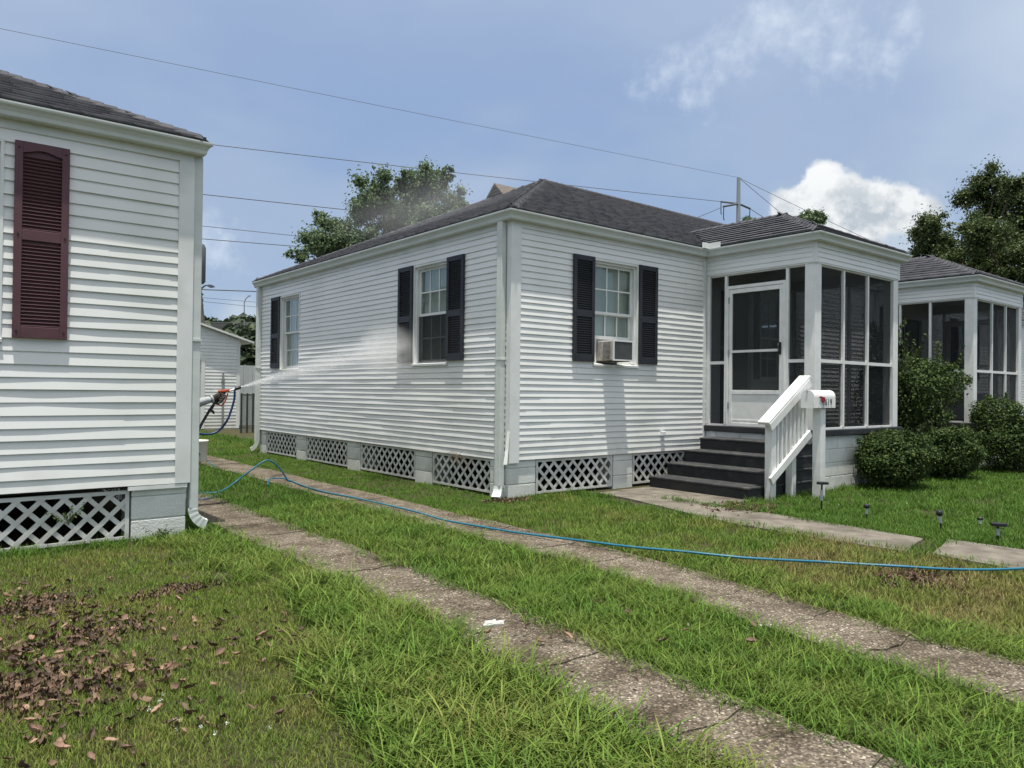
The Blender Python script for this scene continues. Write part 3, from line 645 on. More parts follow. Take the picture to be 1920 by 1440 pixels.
def duplex():
    root = empty('duplex_house', (0, 0, 0), 'white clapboard duplex with navy shutters, screened corner porch and grey shingle roof', 'house')
    F = ((0, 0, 0), (1, 0, 0), (0, -1, 0)); G = ((0, 0, 0), (0, 1, 0), (-1, 0, 0))
    wz = (1.592, 2.975); ops = [(1.335, 2.18, *wz), (3.98, 4.86, .8, 2.86), (5.08, 5.80, 1.45, 2.86)]
    fops = sorted(ops+[(HW-b, HW-a, c, d) for a, b, c, d in ops])
    siding(root, 'front_wall', F, .0, HW, fops, seed=11)
    wB = (5.955, 6.83, *wz); wA = (1.29, 2.13, *wz)
    siding(root, 'side_wall', G, .0, HL, [wA, wB], seed=12)
    m = MB(); m.box(0.08, HW, HL-.08, HL, -.1, ZT); m.box(HW-.08, HW, 0.08, HL-.08, -.1, ZT); m.build('rear_walls', M['siding'], root)
    MB().box(.07, HW-.08, .07, HL-.08, ZS-.02, ZS).build('floor', M['dark'], root)
    # corner posts of folded vinyl
    c = MB(); c.box(-.024, .125, -.024, -.002, ZS-.03, 3.19); c.box(-.024, -.002, -.002, .06, ZS-.03, 3.19); c.build('corner_post', M['trim'], root, bevel=.003)
    MB(G).box(HL-.10, HL+.012, 0, .024, ZS-.01, 3.19).build('corner_post', M['trim'], root)
    MB(F).box(PX0-.075, PX0-.018, 0, .024, ZS+.02, 3.19).build('corner_trim', M['trim'], root)
    cb = MB(); cb.add([(-.026, -.03, .80), (-.026, .02, .80), (-.055, -.045, .60), (-.07, .0, .56), (-.085, -.06, .42), (-.11, -.02, .415)], [(0, 1, 3, 2), (2, 3, 5, 4)]); cb.build('torn_corner_flap', M['trim'], root, label='torn flap of corner trim bent away from the wall')
    # windows and shutters
    window(root, F, *ops[0][:2], *wz, lower='none')
    window(root, G, *wA, lower='screen'); window(root, G, *wB)
    window(root, F, *ops[2], name='porch_window', lower='same', blind=False, grid=2); window(root, F, HW-5.80, HW-5.08, 1.45, 2.86, name='porch_window', blind=False, grid=2)
    window(root, F, HW-2.18, HW-1.335, *wz)
    sash_up(root, F)
    sz = (1.65, 2.985)
    for fr, a, b in ((F, .965, 1.333), (F, 2.182, 2.555), (G, .915, 1.288), (G, 2.132, 2.515), (G, 6.832, 7.235), (F, HW-1.333, HW-.965), (F, HW-2.555, HW-2.182)): shutter(root, fr, a, b, *sz, M['navy'])
    for x in (4.9, HW-5.02): shutter(root, F, x, x+.12, 1.5, 2.86, M['navy'])
    for a in (3.98, HW-4.86):
        d = MB(F); d.box(a, a+.04, -.08, .022, .8, 2.86); d.box(a+.84, a+.88, -.08, .022, .8, 2.86); d.box(a+.04, a+.84, -.08, .022, 2.82, 2.86); fd = d.build('front_door', M['trim'], root)
        dp = MB(F); dp.box(a+.04, a+.84, -.07, -.04, .8, 2.82)
        for (p, q, r_, s_) in ((.13, .39, .95, 1.5), (.49, .75, .95, 1.5), (.13, .39, 1.62, 2.3), (.49, .75, 1.62, 2.3)): dp.box(a+p, a+q, -.04, -.03, r_, s_)
        dp.build('door_leaf', M['doorgreen'], fd)
        kb = MB(F); kb.tube([(a+.12, -.04, 1.78), (a+.12, .0, 1.78), (a+.12, .03, 1.78)], [.012, .02, .028]); kb.tube([(a+.12, -.04, 1.95), (a+.12, -.01, 1.95)], .026); kb.build('door_knob', M['metal'], fd)
    # skirt: piers and lattice
    pier(root, F, 0, .41, depth=.36, name='corner_pier')
    for a, b in ((1.76, 2.13), (3.45, 3.66), (6.06, 6.4), (8.6, 8.95), (11.4, 11.7), (14.6, 15.)): pier(root, F, a, b)
    for a, b in ((1.67, 2.085), (3.695, 4.105), (5.685, 6.075), (7.52, 7.87)): pier(root, G, a, b)
    pier(root, ((-.012+.012, 0, 0), (0, 1, 0), (-1, 0, 0)), .03, .325, depth=.19, name='corner_pier')
    for a, b in ((.425, 1.745), (2.145, 3.44), (6.42, 8.58), (11.72, 14.58)): lattice(root, F, a, b, .035, .445)
    for a, b in ((.335, 1.655), (2.10, 3.68), (4.12, 5.67), (6.09, 7.505)): lattice(root, G, a, b, .035, .445)
    # gutters, downspouts
    gutter(root, F, 0, PX0, 1, -1); gutter(root, F, PX1, HW-PX1, -1, -1); gutter(root, F, HW-PX0, HW, -1, 0); gutter(root, G, 0, HL+.1, 1, 0)
    downspout(root, G, .125, 3.252, .0, (-.55, .83), w=.10, d=.07, o0=.024); downspout(root, G, HL-.06, 3.252, .06, (.35, .94), w=.10, d=.07, o0=.026)
    dv = MB(); x, y = PX0-.11, -.11   # splash guard in the valley
    dv.prism([(x-.16, y-.03), (x-.01, y-.03), (x-.01, y-.02), (x-.16, y-.02)], 'z', 3.345, 3.44); dv.prism([(x-.01, y-.22), (x, y-.22), (x, y-.02), (x-.01, y-.02)], 'z', 3.345, 3.44); dv.build('splash_guard', M['trim'], root, bevel=.004)
    ob = MB(F); ob.box(2.665, 2.745, .012, .045, .67, .735); ob.box(2.672, 2.738, .045, .052, .675, .73); ob.build('outlet_box', M['trim'], root, bevel=.004)
    # main hip roof
    D = HL/2+EO
    slope(root, (-EO, -EO, ZE), (1, 0, 0), (0, 1, 0), 0, 1, HW+2*EO, -1, D, seed=31)
    slope(root, (-EO, HL+EO, ZE), (0, -1, 0), (1, 0, 0), 0, 1, 2*D, -1, D, seed=32)
    slope(root, (HW+EO, HL+EO, ZE), (-1, 0, 0), (0, -1, 0), 0, 1, HW+2*EO, -1, D, seed=33)
    slope(root, (HW+EO, -EO, ZE), (0, 1, 0), (-1, 0, 0), 0, 1, 2*D, -1, D, seed=34)
    zr = ZE+PIT*D; pk = (D-EO, HL/2, zr); pk2 = (HW-D+EO, HL/2, zr); df, db, dl, dr = down((0, 1, 0)), down((0, -1, 0)), down((1, 0, 0)), down((-1, 0, 0))
    caps(root, (-EO, -EO, ZE), pk, dl, df); caps(root, (-EO, HL+EO, ZE), pk, dl, db); caps(root, pk2, pk, df, db); caps(root, (HW+EO, -EO, ZE), pk2, df, dr)
    # small louvred gable vent on the rear hip
    gx, gy, gz = 3.23, 4.5, 5.215; hwid, hh = .48, .46
    gv = MB(); gv.add([(gx+.05, gy-hwid, gz-hh), (gx+.05, gy+hwid, gz-hh), (gx+.05, gy, gz-.02)], [(0, 1, 2)]); g = gv.build('gable_vent', M['dark'], root)
    for k in range(7):
        t = k/7; y = hwid*(1-t)*.92; z = gz-hh+.03+(hh-.06)*t
        MB().add([(gx+.045, gy-y, z+.05), (gx+.045, gy+y, z+.05), (gx+.01, gy+y, z), (gx+.01, gy-y, z)], [(0, 1, 2, 3)]).build('louver', M['greyboard'], g)
    L2 = 1.15
    for sg in (-1, 1):
        p = [(gx-.04, gy, gz), (gx+L2, gy, gz), (gx+L2, gy+sg*(hwid+.06), gz-hh-.05), (gx-.04, gy+sg*(hwid+.06), gz-hh-.05)]
        MB().add(p+[(a, b, c-.035) for a, b, c in p], [(0, 1, 2, 3), (7, 6, 5, 4), (0, 4, 5, 1), (1, 5, 6, 2), (2, 6, 7, 3), (3, 7, 4, 0)]).build('vent_roof', M['shingle_br'], g)
    porch(root, PX0, PX1, True, 50, True); porch(root, HW-PX1, HW-PX0, False, 60, False)
    return root
def sash_up(root, F):
    """front window whose lower sash is raised onto an air conditioner: short lower sash and filler panels"""
    a, b, o = 1.387, 2.128, -.078
    w = MB(F); fw = .034; zl, zh = 1.955, 2.30
    w.box(a, a+fw, o-.025, o, zl, zh); w.box(b-fw, b, o-.025, o, zl, zh); w.box(a+fw, b-fw, o-.025, o, zh-fw, zh); w.box(a+fw, b-fw, o-.025, o, zl, zl+.045)
    s = w.build('raised_sash', M['trim'], root)
    gx = [a+fw+(b-a-2*fw)*i/3 for i in range(4)]
    mu = MB(F)
    for x in gx[1:-1]: mu.box(x-.009, x+.009, o-.019, o-.003, zl+.045, zh-fw)
    mu.build('muntins', M['trim'], s)
    for i in range(3): MB(F).box(gx[i]+.002, gx[i+1]-.002, o-.014, o-.010, zl+.047, zh-fw-.002).build('pane', M['glass'], s)
    for p, q in ((a, 1.497), (1.877, b)):
        f = MB(F); n = max(4, int((q-p)/.022))
        for k in range(n): f.prism([(p+(q-p)*k/n, o-.012), (p+(q-p)*(k+.5)/n, o), (p+(q-p)*(k+1)/n, o-.012)], 'z', 1.645, zl)
        f.build('filler_panel', M['paint'], s)
M['doorgreen'] = mat('door_paint', (.13, .15, .13), (.10, .115, .10), scale=3, rough=.5)
M['greyboard'] = mat('grey_louver', (.13, .14, .15), rough=.6)
M['shingle_br'] = mat('brown_shingle', (.14, .115, .095), (.09, .075, .065), scale=18, rough=.95, bump=.5, bscale=120)
DUP = duplex()

def air_conditioner():
    r = empty('window_air_conditioner', (1.69, -.1, 1.66), 'dirty white window air conditioner with grey back, in the front window', 'air conditioner')
    x0, x1, z0, z1, y0, y1 = 1.50, 1.872, 1.668, 1.932, -.215, .12
    b = MB(); b.box(x0+.006, x1-.006, y0+.01, y1, z0+.006, z1-.006); body = b.build('case', M['acwhite'], r, bevel=.008)
    f = MB(); f.box(x0, x1, y0, y0+.02, z0, z0+.018); f.box(x0, x1, y0, y0+.02, z1-.018, z1); f.box(x0, x0+.018, y0, y0+.02, z0+.018, z1-.018); f.box(x1-.018, x1, y0, y0+.02, z0+.018, z1-.018); f.build('back_frame', M['paint'], r)
    MB().box(x0+.018, x1-.018, y0+.006, y0+.012, z0+.018, z1-.018).build('condenser_panel', M['acgrey'], r)
    fin = MB()
    for k in range(34): x = x0+.02+(x1-x0-.04)*k/34; fin.box(x, x+.003, y0+.003, y0+.0062, z0+.02, z1-.02)
    fin.build('condenser_fins', M['acgrey'], r)
    MB().box(x0+.001, x0+.0055, y0+.06, y1-.15, z0+.02, z1-.03).build('vent_backing', M['acrust'], r)  # brown backing plate of the side grille, behind the vent slats
    for k in range(13):
        z = z0+.028+k*.0158; MB().box(x0-.004, x0+.003, y0+.055, y1-.145, z, z+.006).build('vent_slat', M['acwhite'], r)
    MB().box(x0+.05, x1-.05, y0+.02, .02, z0-.008, z0+.006).build('base_pan', M['acrust'], r)
M['acwhite'] = mat('dirty_ac_white', (.60, .59, .56), (.42, .39, .34), scale=6, rough=.55, c3=(.20, .15, .11), s3=9)
M['acgrey'] = mat('ac_grey', (.10, .105, .105), (.075, .08, .08), scale=9, rough=.6)
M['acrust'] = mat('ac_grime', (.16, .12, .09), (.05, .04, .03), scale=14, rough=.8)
air_conditioner()

# ------------------------------------------------------------------ steps, railing, mailbox
def steps(x1, sgn, label):
    r = empty('concrete_steps', (x1-sgn*.7, -.95, 0), label, 'steps', 'porch steps')
    n = 4; tr = .355; g = -.20; yf = -1.70
    for k in range(n):
        top = .16*(k+1); xf = x1-sgn*(.02+tr*(n-k)); a, b = sorted((xf, x1-sgn*.0-sgn*.055*0))
        m = MB(); m.box(a, b, yf+.004*k, g-.003*k, top-.16+(.002 if k else -.08), top-.028); m.build('step_riser', M['char'], r)
        a, b = sorted((xf-sgn*.018, x1-sgn*.004)); MB().box(a, b, yf-.012+.004*k, g+.004-.003*k, top-.0275, top).build('step_tread', M['tread'], r, bevel=.008)
    return r
M['tread'] = mat('worn_charcoal_tread', (.022, .024, .026), (.036, .037, .038), scale=5, rough=.75, bump=.3, bscale=60, c3=(.08, .078, .07), s3=7)
steps(PX0-.005, 1, 'charcoal painted concrete steps up to the white screen door')
steps(HW-PX0+.005, -1, 'charcoal porch steps at the far right of the duplex')
def railing(x0, sg, label):
    Y = -1.78; r = empty('handrail', (x0, Y, 0), label, 'railing', 'step handrails')
    X = lambda t: x0+sg*t
    def bx(name, a, b, y0, y1, z0, z1, bv=.004):
        p, q = sorted((X(a), X(b))); return MB().box(p, q, y0, y1, z0, z1).build(name, M['paint'], r, bevel=bv)
    bx('post', .05, .145, Y-.045, Y+.05, -.1, .93); bx('post', .50, .59, Y-.045, Y+.045, -.1, .62)
    sl = .62; zt = lambda t: .955+sl*t
    MB().beam((X(-.06), Y, zt(-.06)), (X(.86), Y, zt(.86)), .15, .036).build('top_rail', M['paint'], r, bevel=.004)
    MB().beam((X(-.02), Y-.062, zt(-.02)-.072), (X(.86), Y-.062, zt(.86)-.072), .032, .10).build('side_rail', M['paint'], r, bevel=.004)
    MB().beam((X(.0), Y-.062, zt(0)-.72), (X(.88), Y-.062, zt(.88)-.72), .034, .095).build('bottom_rail', M['paint'], r, bevel=.004)
    for k in range(8):
        t = .17+.645*k/7; p, q = sorted((X(t), X(t+.034))); MB().prism([(p, zt(t if sg > 0 else t+.034)-.70), (q, zt(t+.034 if sg > 0 else t)-.70), (q, zt(t+.034 if sg > 0 else t)-.025), (p, zt(t if sg > 0 else t+.034)-.025)], 'o', Y-.045, Y-.010).build('baluster', M['paint'], r)
railing(2.47, 1, 'white wooden stair railing with balusters beside the front steps')
railing(HW-2.47, -1, 'white stair railing of the far right porch steps')
def mailbox():
    px, py = 3.165, -2.06; r = empty('mailbox', (px, py, 0), 'white curved-top mailbox with red flag and black number on a white post', 'mailbox')
    MB().box(px-.055, px+.055, py-.055, py+.055, -.1, 1.10).build('post', M['paint'], r, bevel=.005)
    x0, x1, hw, zb, zs = 2.90, 3.385, .083, 1.105, 1.235
    arc = [(py-hw, zb)]+[(py-hw*math.cos(math.pi*k/12), zs+hw*math.sin(math.pi*k/12)) for k in range(13)]+[(py+hw, zb)]
    MB().prism(arc, 's', lambda p: x0+.01, lambda p: x1).build('box', M['mailwhite'], r)
    arc2 = [(py+(y-py)*1.05, zb+(z-zb)*1.03-.002) for y, z in arc]
    d = MB().prism(arc2, 's', x0-.008, x0+.014).build('box_door', M['mailwhite'], r, bevel=.003)
    MB().prism(arc2, 's', x1-.012, x1+.004).build('back_rim', M['mailwhite'], r, bevel=.003)
    MB().box(x0-.02, x0-.007, py-.012, py+.012, zs+hw-.012, zs+hw+.016).build('latch', M['mailwhite'], d)
    for k in range(4): MB().box(x0+.10+.1*k, x0+.108+.1*k, py-hw-.003, py-hw, zb+.003, zb+.022).build('rivet', M['metal'], r)
    fl = MB(); yy = py-hw-.006; fl.prism([(x-.115, z) for x, z in [(3.16, 1.205), (3.20, 1.165), (3.235, 1.17), (3.255, 1.20), (3.245, 1.232), (3.20, 1.238), (3.14, 1.245), (3.12, 1.238), (3.125, 1.225), (3.155, 1.222)]], 'o', yy-.006, yy); fl.build('flag', M['red'], r)
    cu = bpy.data.curves.new('digits', 'FONT'); cu.body = '3619'; cu.size = .108; cu.extrude = .001; cu.space_character = 1.12
    t = bpy.data.objects.new('t', cu); me = bpy.data.meshes.new_from_object(t); me.materials.append(M['black']); bpy.data.objects.remove(t)
    place('house_number', me, r, Matrix.Translation((3.09, py-hw-.002, 1.138)) @ Matrix.Rotation(math.pi/2, 4, 'X') @ Matrix.Diagonal((.95, 1, 1, 1)))
M['mailwhite'] = mat('mailbox_white', (.80, .80, .78), (.70, .70, .68), scale=9, rough=.35)
M['red'] = mat('red_flag', (.24, .015, .02), rough=.5)
mailbox()
# ------------------------------------------------------------------ neighbouring house with maroon shutters
def house_left():
    cx, cy = -3.601, -.065
    root = empty('clapboard_house', (cx, cy, 0), 'white clapboard house with maroon shutters at the left edge, seen at its front corner', 'house')
    F = ((cx, cy, 0), (-1, 0, 0), (0, -1, 0)); G = ((cx, cy, 0), (0, 1, 0), (1, 0, 0)); W = 9.
    op = (1.335, 2.18, 1.585, 3.10)
    siding(root, 'front_wall', F, 0, W, [op], c=.0976, n=29, lip=.0170, seed=71, wob=1.8); siding(root, 'side_wall', G, 0, HL, [], c=.0976, n=29, lip=.0170, seed=72)
    m = MB(F); m.box(.08, W, -HL, -HL+.08, -.1, ZT); m.box(W-.08, W, -HL+.08, -.08, -.1, ZT); m.build('rear_walls', M['siding'], root)
    MB(F).box(.07, W-.08, -HL+.08, -.07, ZS-.02, ZS).build('floor', M['dark'], root)
    c = MB(F); c.box(-.024, .10, .002, .026, ZS-.0, 3.19); c.box(-.024, -.002, -.07, .002, ZS-.0, 3.19); c.build('corner_post', M['trim'], root, bevel=.003)
    window(root, F, *op)
    for a, b in ((.912, 1.27), (2.245, 2.60)): shutter(root, F, a, b, 1.625, 3.105, M['maroon'], arch=True, split=.475, pitch=.0262)
    pier(root, F, .0, .425, depth=.36, name='corner_pier'); pier(root, F, 3.2, 3.6); pier(root, G, .38, .7, depth=.2)
    lp = [(.44, 1.8), (1.82, 3.18), (3.62, 5.2)]
    for a, b in lp: lattice(root, F, a, b, .02, .42)
    for a, b in ((.75, 2.3), (2.4, 4.0), (4.1, 5.8), (5.9, 7.6)): lattice(root, G, a, b, .02, .43)
    MB(F).box(.0, .46, .004, .022, ZS-.035, ZS-.004).build('loose_trim', M['trim'], root, label='loose strip of trim hanging over the pier')
    gutter(root, F, 0, W, 1, 0); gutter(root, G, 0, HL, 1, 0)
    downspout(root, G, .045, 3.252, .075, (-.2, .98), w=.10, d=.075, o0=.026)
    D = HL/2+EO
    slope(root, (cx+EO, cy-EO, ZE), (-1, 0, 0), (0, 1, 0), 0, 1, W+.2, 0, D, seed=81)
    slope(root, (cx+EO, cy-EO, ZE), (0, 1, 0), (-1, 0, 0), 0, 1, 2*D, -1, D, seed=82)
    MB().add([(cx-W, cy+HL+EO, ZE), (cx+EO, cy+HL+EO, ZE), (cx+EO-D, cy+HL/2, ZE+PIT*D), (cx-W, cy+HL/2, ZE+PIT*D)], [(0, 1, 2, 3)]).build('rear_roof_plane', M['deck'], root)
    pk = (cx+EO-D, cy+HL/2, ZE+PIT*D)
    caps(root, (cx+EO, cy-EO, ZE), pk, down((-1, 0, 0)), down((0, 1, 0))); caps(root, (cx+EO, cy+HL+EO, ZE), pk, down((-1, 0, 0)), down((0, -1, 0)))
house_left()

def house_right():
    cx = 18.62; root = empty('neighbour_house', (cx, 0, 0), 'white clapboard house wall at the right edge, seen beyond the second porch', 'house')
    G = ((cx, 0, 0), (0, 1, 0), (-1, 0, 0)); F = ((cx, 0, 0), (1, 0, 0), (0, -1, 0)); W = 8.
    siding(root, 'side_wall', G, 0, HL, [(2.6, 3.4, 1.592, 2.975)], seed=171); siding(root, 'front_wall', F, 0, W, [], seed=172)
    window(root, G, 2.6, 3.4, 1.592, 2.975)
    m = MB(F); m.box(.08, W, -HL, -HL+.08, -.1, ZT); m.box(W-.08, W, -HL+.08, -.08, -.1, ZT); m.build('rear_walls', M['siding'], root)
    c = MB(); c.box(cx-.024, cx+.11, -.024, -.002, ZS-.02, 3.19); c.box(cx-.024, cx-.002, -.002, .09, ZS-.02, 3.19); c.build('corner_post', M['trim'], root)
    for a, b in ((0, .4), (1.7, 2.1), (3.7, 4.1), (5.7, 6.1), (7.5, 7.87)): pier(root, G, a, b)
    for a, b in ((.42, 1.68), (2.12, 3.68), (4.12, 5.68), (6.12, 7.48)): lattice(root, G, a, b, .035, .445)
    gutter(root, G, 0, HL, 1, 0); gutter(root, F, 0, W, 1, 0); D = HL/2+EO
    slope(root, (cx-EO, HL+EO, ZE), (0, -1, 0), (1, 0, 0), 0, 1, 2*D, -1, D, seed=173); slope(root, (cx-EO, -EO, ZE), (1, 0, 0), (0, 1, 0), 0, 1, W+.2, 0, D, seed=174)
    caps(root, (cx-EO, -EO, ZE), (cx-EO+D, HL/2, ZE+PIT*D), down((1, 0, 0)), down((0, 1, 0)))
house_right()

# ------------------------------------------------------------------ back yard: shed, fences, poles
def shed():
    r = empty('shed', (1., 16.5, 0), 'white clapboard shed with sloping roof at the end of the driveway', 'shed')
    Y = 16.5; F = ((0, Y, 0), (1, 0, 0), (0, -1, 0)); zr = lambda x: 3.12-.306*(x-1.37)
    x0, x1 = -.6, 2.6
    wl = siding(r, 'front_wall', F, x0, x1, [(.45, 1.57, 0, 2.17)], z0=.04, c=.1, n=27, seed=91, wob=.3)
    g = MB(F); g.add([(x0, .0, 2.74), (x1, .0, 2.74), (x0, 0, zr(x0)), (x0, -.06, 2.74), (x1, -.06, 2.74), (x0, -.06, zr(x0))], [(0, 1, 2), (5, 4, 3), (0, 3, 4, 1), (1, 4, 5, 2), (2, 5, 3, 0)]); g.build('gable', M['siding'], r)
    k = 0; z = 2.74
    while z < zr(x0)-.06:
        xe = 1.37+(3.12-z-.1)/.306; MB(F).prism([(.001, z), (.0145, z), (.003, z+.1), (.001, z+.1)], 's', x0, min(xe, x1)).build('siding_board', M['siding'], r); z += .1
    MB().box(x1-.06, x1, Y, Y+4, 0, 2.70).build('side_wall', M['siding'], r); MB().box(x0, x0+.06, Y, Y+4, 0, 2.70).build('side_wall', M['siding'], r)
    rf = MB(); p = [(x0-.2, zr(x0-.2)+.02), (2.98, zr(2.98)+.02), (2.98, zr(2.98)+.075), (x0-.2, zr(x0-.2)+.075)]; rf.prism(p, 'o', Y-.18, Y+4.1); rf.build('roof', M['trim'], r)
    MB(F).box(x1-.09, x1+.01, 0, .022, .03, 2.66).build('corner_board', M['trim'], r)
    d = MB(F); d.box(1.46, 1.57, -.06, .024, .03, 2.17); d.box(.45, 1.46, -.06, .024, 2.08, 2.17); d.box(.40, .49, -.06, .024, .03, 2.08); dr = d.build('door_frame', M['trim'], r)
    dd = MB(F); dd.box(.49, 1.46, -.06, -.02, .03, 2.08)
    for z0, z1 in ((.15, .6), (.7, 1.25), (1.35, 1.95)):
        for a, b in ((.58, .93), (1.02, 1.37)): dd.box(a, b, -.02, -.012, z0, z1)
    dd.build('door_leaf', M['greydoor'], dr)
    MB(F).tube([(2.1, .035, .05), (2.1, .035, 1.72)], .03).build('vent_pipe', M['metal'], r); MB(F).box(2.055, 2.145, .02, .07, 1.45, 1.55).build('meter_box', M['metal'], r)
M['greydoor'] = mat('grey_door', (.42, .44, .44), rough=.6)
M['fencewhite'] = mat('white_fence', (.52, .56, .55), (.45, .49, .48), scale=3, rough=.6)
shed()
def white_fence():
    r = empty('panel_fence', (4, 18.3, 0), 'white vertical panel fence behind the yard', 'fence')
    n = 0; x = 2.62
    while x < 9.5:
        MB().box(x, x+.145, 18.3-.012*(n % 2), 18.32, .03, 2.02).build('fence_board', M['fencewhite'], r); x += .15; n += 1
    for z in (.4, 1.6): MB().box(2.62, 9.5, 18.321, 18.37, z, z+.09).build('fence_rail', M['fencewhite'], r)
white_fence()
def chain_fence():
    r = empty('chain_link_gate', (1.3, 12.4, 0), 'dark chain link gate between the duplex and the shed', 'gate')
    a = gnd(452, 812); Y = a[1]; xs = [on_y(u, 800, Y)[0] for u in (452, 463, 474, 500)]
    for x in xs: MB().tube([(x, Y, -.1), (x, Y, 1.12)], .028).build('post', M['darksteel'], r)
    MB().tube([(xs[0], Y, 1.08), (xs[-1], Y, 1.08)], .02).build('top_rail', M['darksteel'], r)
    for p, q in zip(xs, xs[1:]): MB().box(p+.03, q-.03, Y-.002, Y+.002, .04, 1.07).build('mesh_panel', M['chain'], r)
M['darksteel'] = mat('dark_steel', (.035, .037, .037), rough=.6); M['chain'] = screenmat('chain_mesh', (.20, .21, .21), .68)
chain_fence()
def bucket():
    p = gnd(372, 869); r = empty('plastic_bucket', tuple(p), 'white translucent plastic bucket on the driveway behind the left house', 'bucket')
    m = MB(); c = Vector(p); n = 24
    prof = [(.125, 0), (.132, .02), (.148, .33), (.156, .335), (.156, .36), (.146, .36), (.142, .33), (.12, .03), (0.001, .025)]
    vs = [tuple(c+Vector((q*math.cos(2*math.pi*k/n), q*math.sin(2*math.pi*k/n), z+.03))) for q, z in prof for k in range(n)]
    m.add(vs, [(i*n+k, i*n+(k+1) % n, (i+1)*n+(k+1) % n, (i+1)*n+k) for i in range(len(prof)-1) for k in range(n)], True); m.build('pail', M['bucket'], r)
    MB().tube(spline([c+Vector((.155, 0, .36)), c+Vector((.12, .1, .29)), c+Vector((0, .17, .26)), c+Vector((-.12, .1, .29)), c+Vector((-.155, 0, .36))]), .004, 6).build('bail_handle', M['metal'], r)
M['bucket'] = mat('bucket_plastic', (.70, .72, .66), rough=.35)
bucket()

# ------------------------------------------------------------------ power lines and poles
def wire(label, a, b, sag, r):
    a, b = Vector(a), Vector(b); pts = []; d = b-a; poles = [Vector(q) for q in (TP, EN['a'], EN['b'], EN['c'])]
    if all((a-q).length > .1 for q in poles): a = a-d*1.4           # a wire runs on past the frame unless it ends at the pole
    if all((b-q).length > .1 for q in poles): b = b+d*.8
    sag *= 1.1
    for k in range(49): t = k/48; p = a.lerp(b, t); p.z -= sag*4*t*(1-t); pts.append(p)
    MB().tube(pts, r, 5).build('power_line', M['wire'], None, label=label, cat='wire', group='overhead wires')
M['wire'] = mat('wire', (.10, .105, .115), rough=.7)
TP = on_y(1385, 333, 60.); TB = Vector((TP[0], TP[1], 0))
def transmission_pole():
    r = empty('transmission_pole', tuple(TB), 'tall grey steel transmission pole far behind the roof ridge', 'pole')
    MB().tube([TB, Vector((TP[0], TP[1], TP[2]*.5)), Vector(TP)], [.62, .42, .26], 10).build('shaft', M['poleg'], r)
    ends = {}
    for n_, (u, v) in (('a', (1357, 387)), ('b', (1352, 378)), ('c', (1406, 391))):
        h = on_y(1385, 382, 60.); e = on_y(u, v, 60. if n_ != 'b' else 66.); MB().tube([Vector(h), Vector(e)], .16, 6).build('insulator_arm', M['poled'], r); ends[n_] = e
        d = Vector(e)+Vector((0, 0, -1.7)); MB().tube(spline([Vector(e), Vector(e)+Vector((.4, .3, -1.5)), Vector(e)+Vector((1., .6, -1.8))]), .07, 5).build('jumper', M['poled'], r)
    return ends
M['poleg'] = mat('pole_steel', (.27, .29, .31), rough=.6); M['poled'] = mat('pole_dark', (.09, .10, .11), rough=.6)
EN = transmission_pole()
def far_pt(u, v, z): d = ray(u, v); return CAM+(z-CAM[2])/d[2]*d
wire('top wire running from the upper left edge to the transmission pole top', at_depth(-60, 32, 66), TP, .4, .024)
wire('wire from above the left house eave to the transmission pole arm', at_depth(300, 249, 84), EN['b'], .6, .045)
wire('wire above the tree ending behind the tree crown', at_depth(300, 351, 50), at_depth(760, 402, 62), .15, .03)
wire('upper of the two close wires left of the tree', at_depth(300, 412, 60), at_depth(640, 449, 70), .12, .026)
wire('lower of the two close wires left of the tree', at_depth(300, 438, 55), at_depth(640, 466, 62), .12, .03)
wire('thick wire level with the street lamp arm', at_depth(380, 539, 40), at_depth(620, 548, 46), .1, .03)
wire('thin low wire above the far woods', at_depth(370, 555, 70), at_depth(640, 578, 80), .1, .02)
wire('second thin low wire above the far woods', at_depth(370, 562, 70), at_depth(640, 590, 80), .1, .02)
wire('dark wire just over the woods line', at_depth(370, 603, 60), at_depth(640, 606, 66), .05, .03)
wire('wire falling from the transmission pole top behind the porch roof', TP, at_depth(1560, 470, 140), .5, .04)
wire('wire sloping right from the transmission pole toward the big tree', TP, at_depth(1780, 505, 110), .8, .034)
wire('wire descending left from the transmission pole arm', EN['a'], at_depth(1200, 445, 108), .3, .05)
wire('wire descending right from the transmission pole arm', EN['c'], at_depth(1500, 445, 130), .3, .05)
def street_pole():
    b = at_depth(369, 620, 30.); bx, by = b[0], b[1]; r = empty('utility_pole', (bx, by, 0), 'dark leaning utility pole with lamp, half hidden behind the left house', 'pole')
    P = lambda u, v: Vector(at_depth(u, v, 30.))
    top = P(372, 430); MB().tube([Vector((P(381, 620).x, P(381, 620).y, 0)), P(378, 600), P(373, 540), top], [.13, .12, .10, .09], 8).build('shaft', M['wood'], r)
    MB().tube([P(376, 532), P(377, 528), P(378, 465), P(377, 459)], [.10, .165, .165, .12], 12).build('transformer', M['poled'], r)
    MB().tube(spline([P(374, 545), P(384, 536), P(392, 535)]), .03, 6).build('lamp_arm', M['poled'], r)
    MB().prism([(0, 0), (.30, .02), (.33, -.05), (.12, -.09), (0, -.06)], 'o', -.07, .07)
    lh = MB((tuple(P(388, 536)), (RGT[0], RGT[1], 0), (-RGT[1], RGT[0], 0))); lh.prism([(0, 0), (.12, .05), (.26, .02), (.30, -.04), (.12, -.07)], 'o', -.08, .08); lh.build('lamp_head', M['poled'], r, bevel=.01)
    for v in (552, 562, 572): MB().tube([P(378, v), P(381, v)], .04, 6).build('insulator', M['poled'], r)
street_pole()
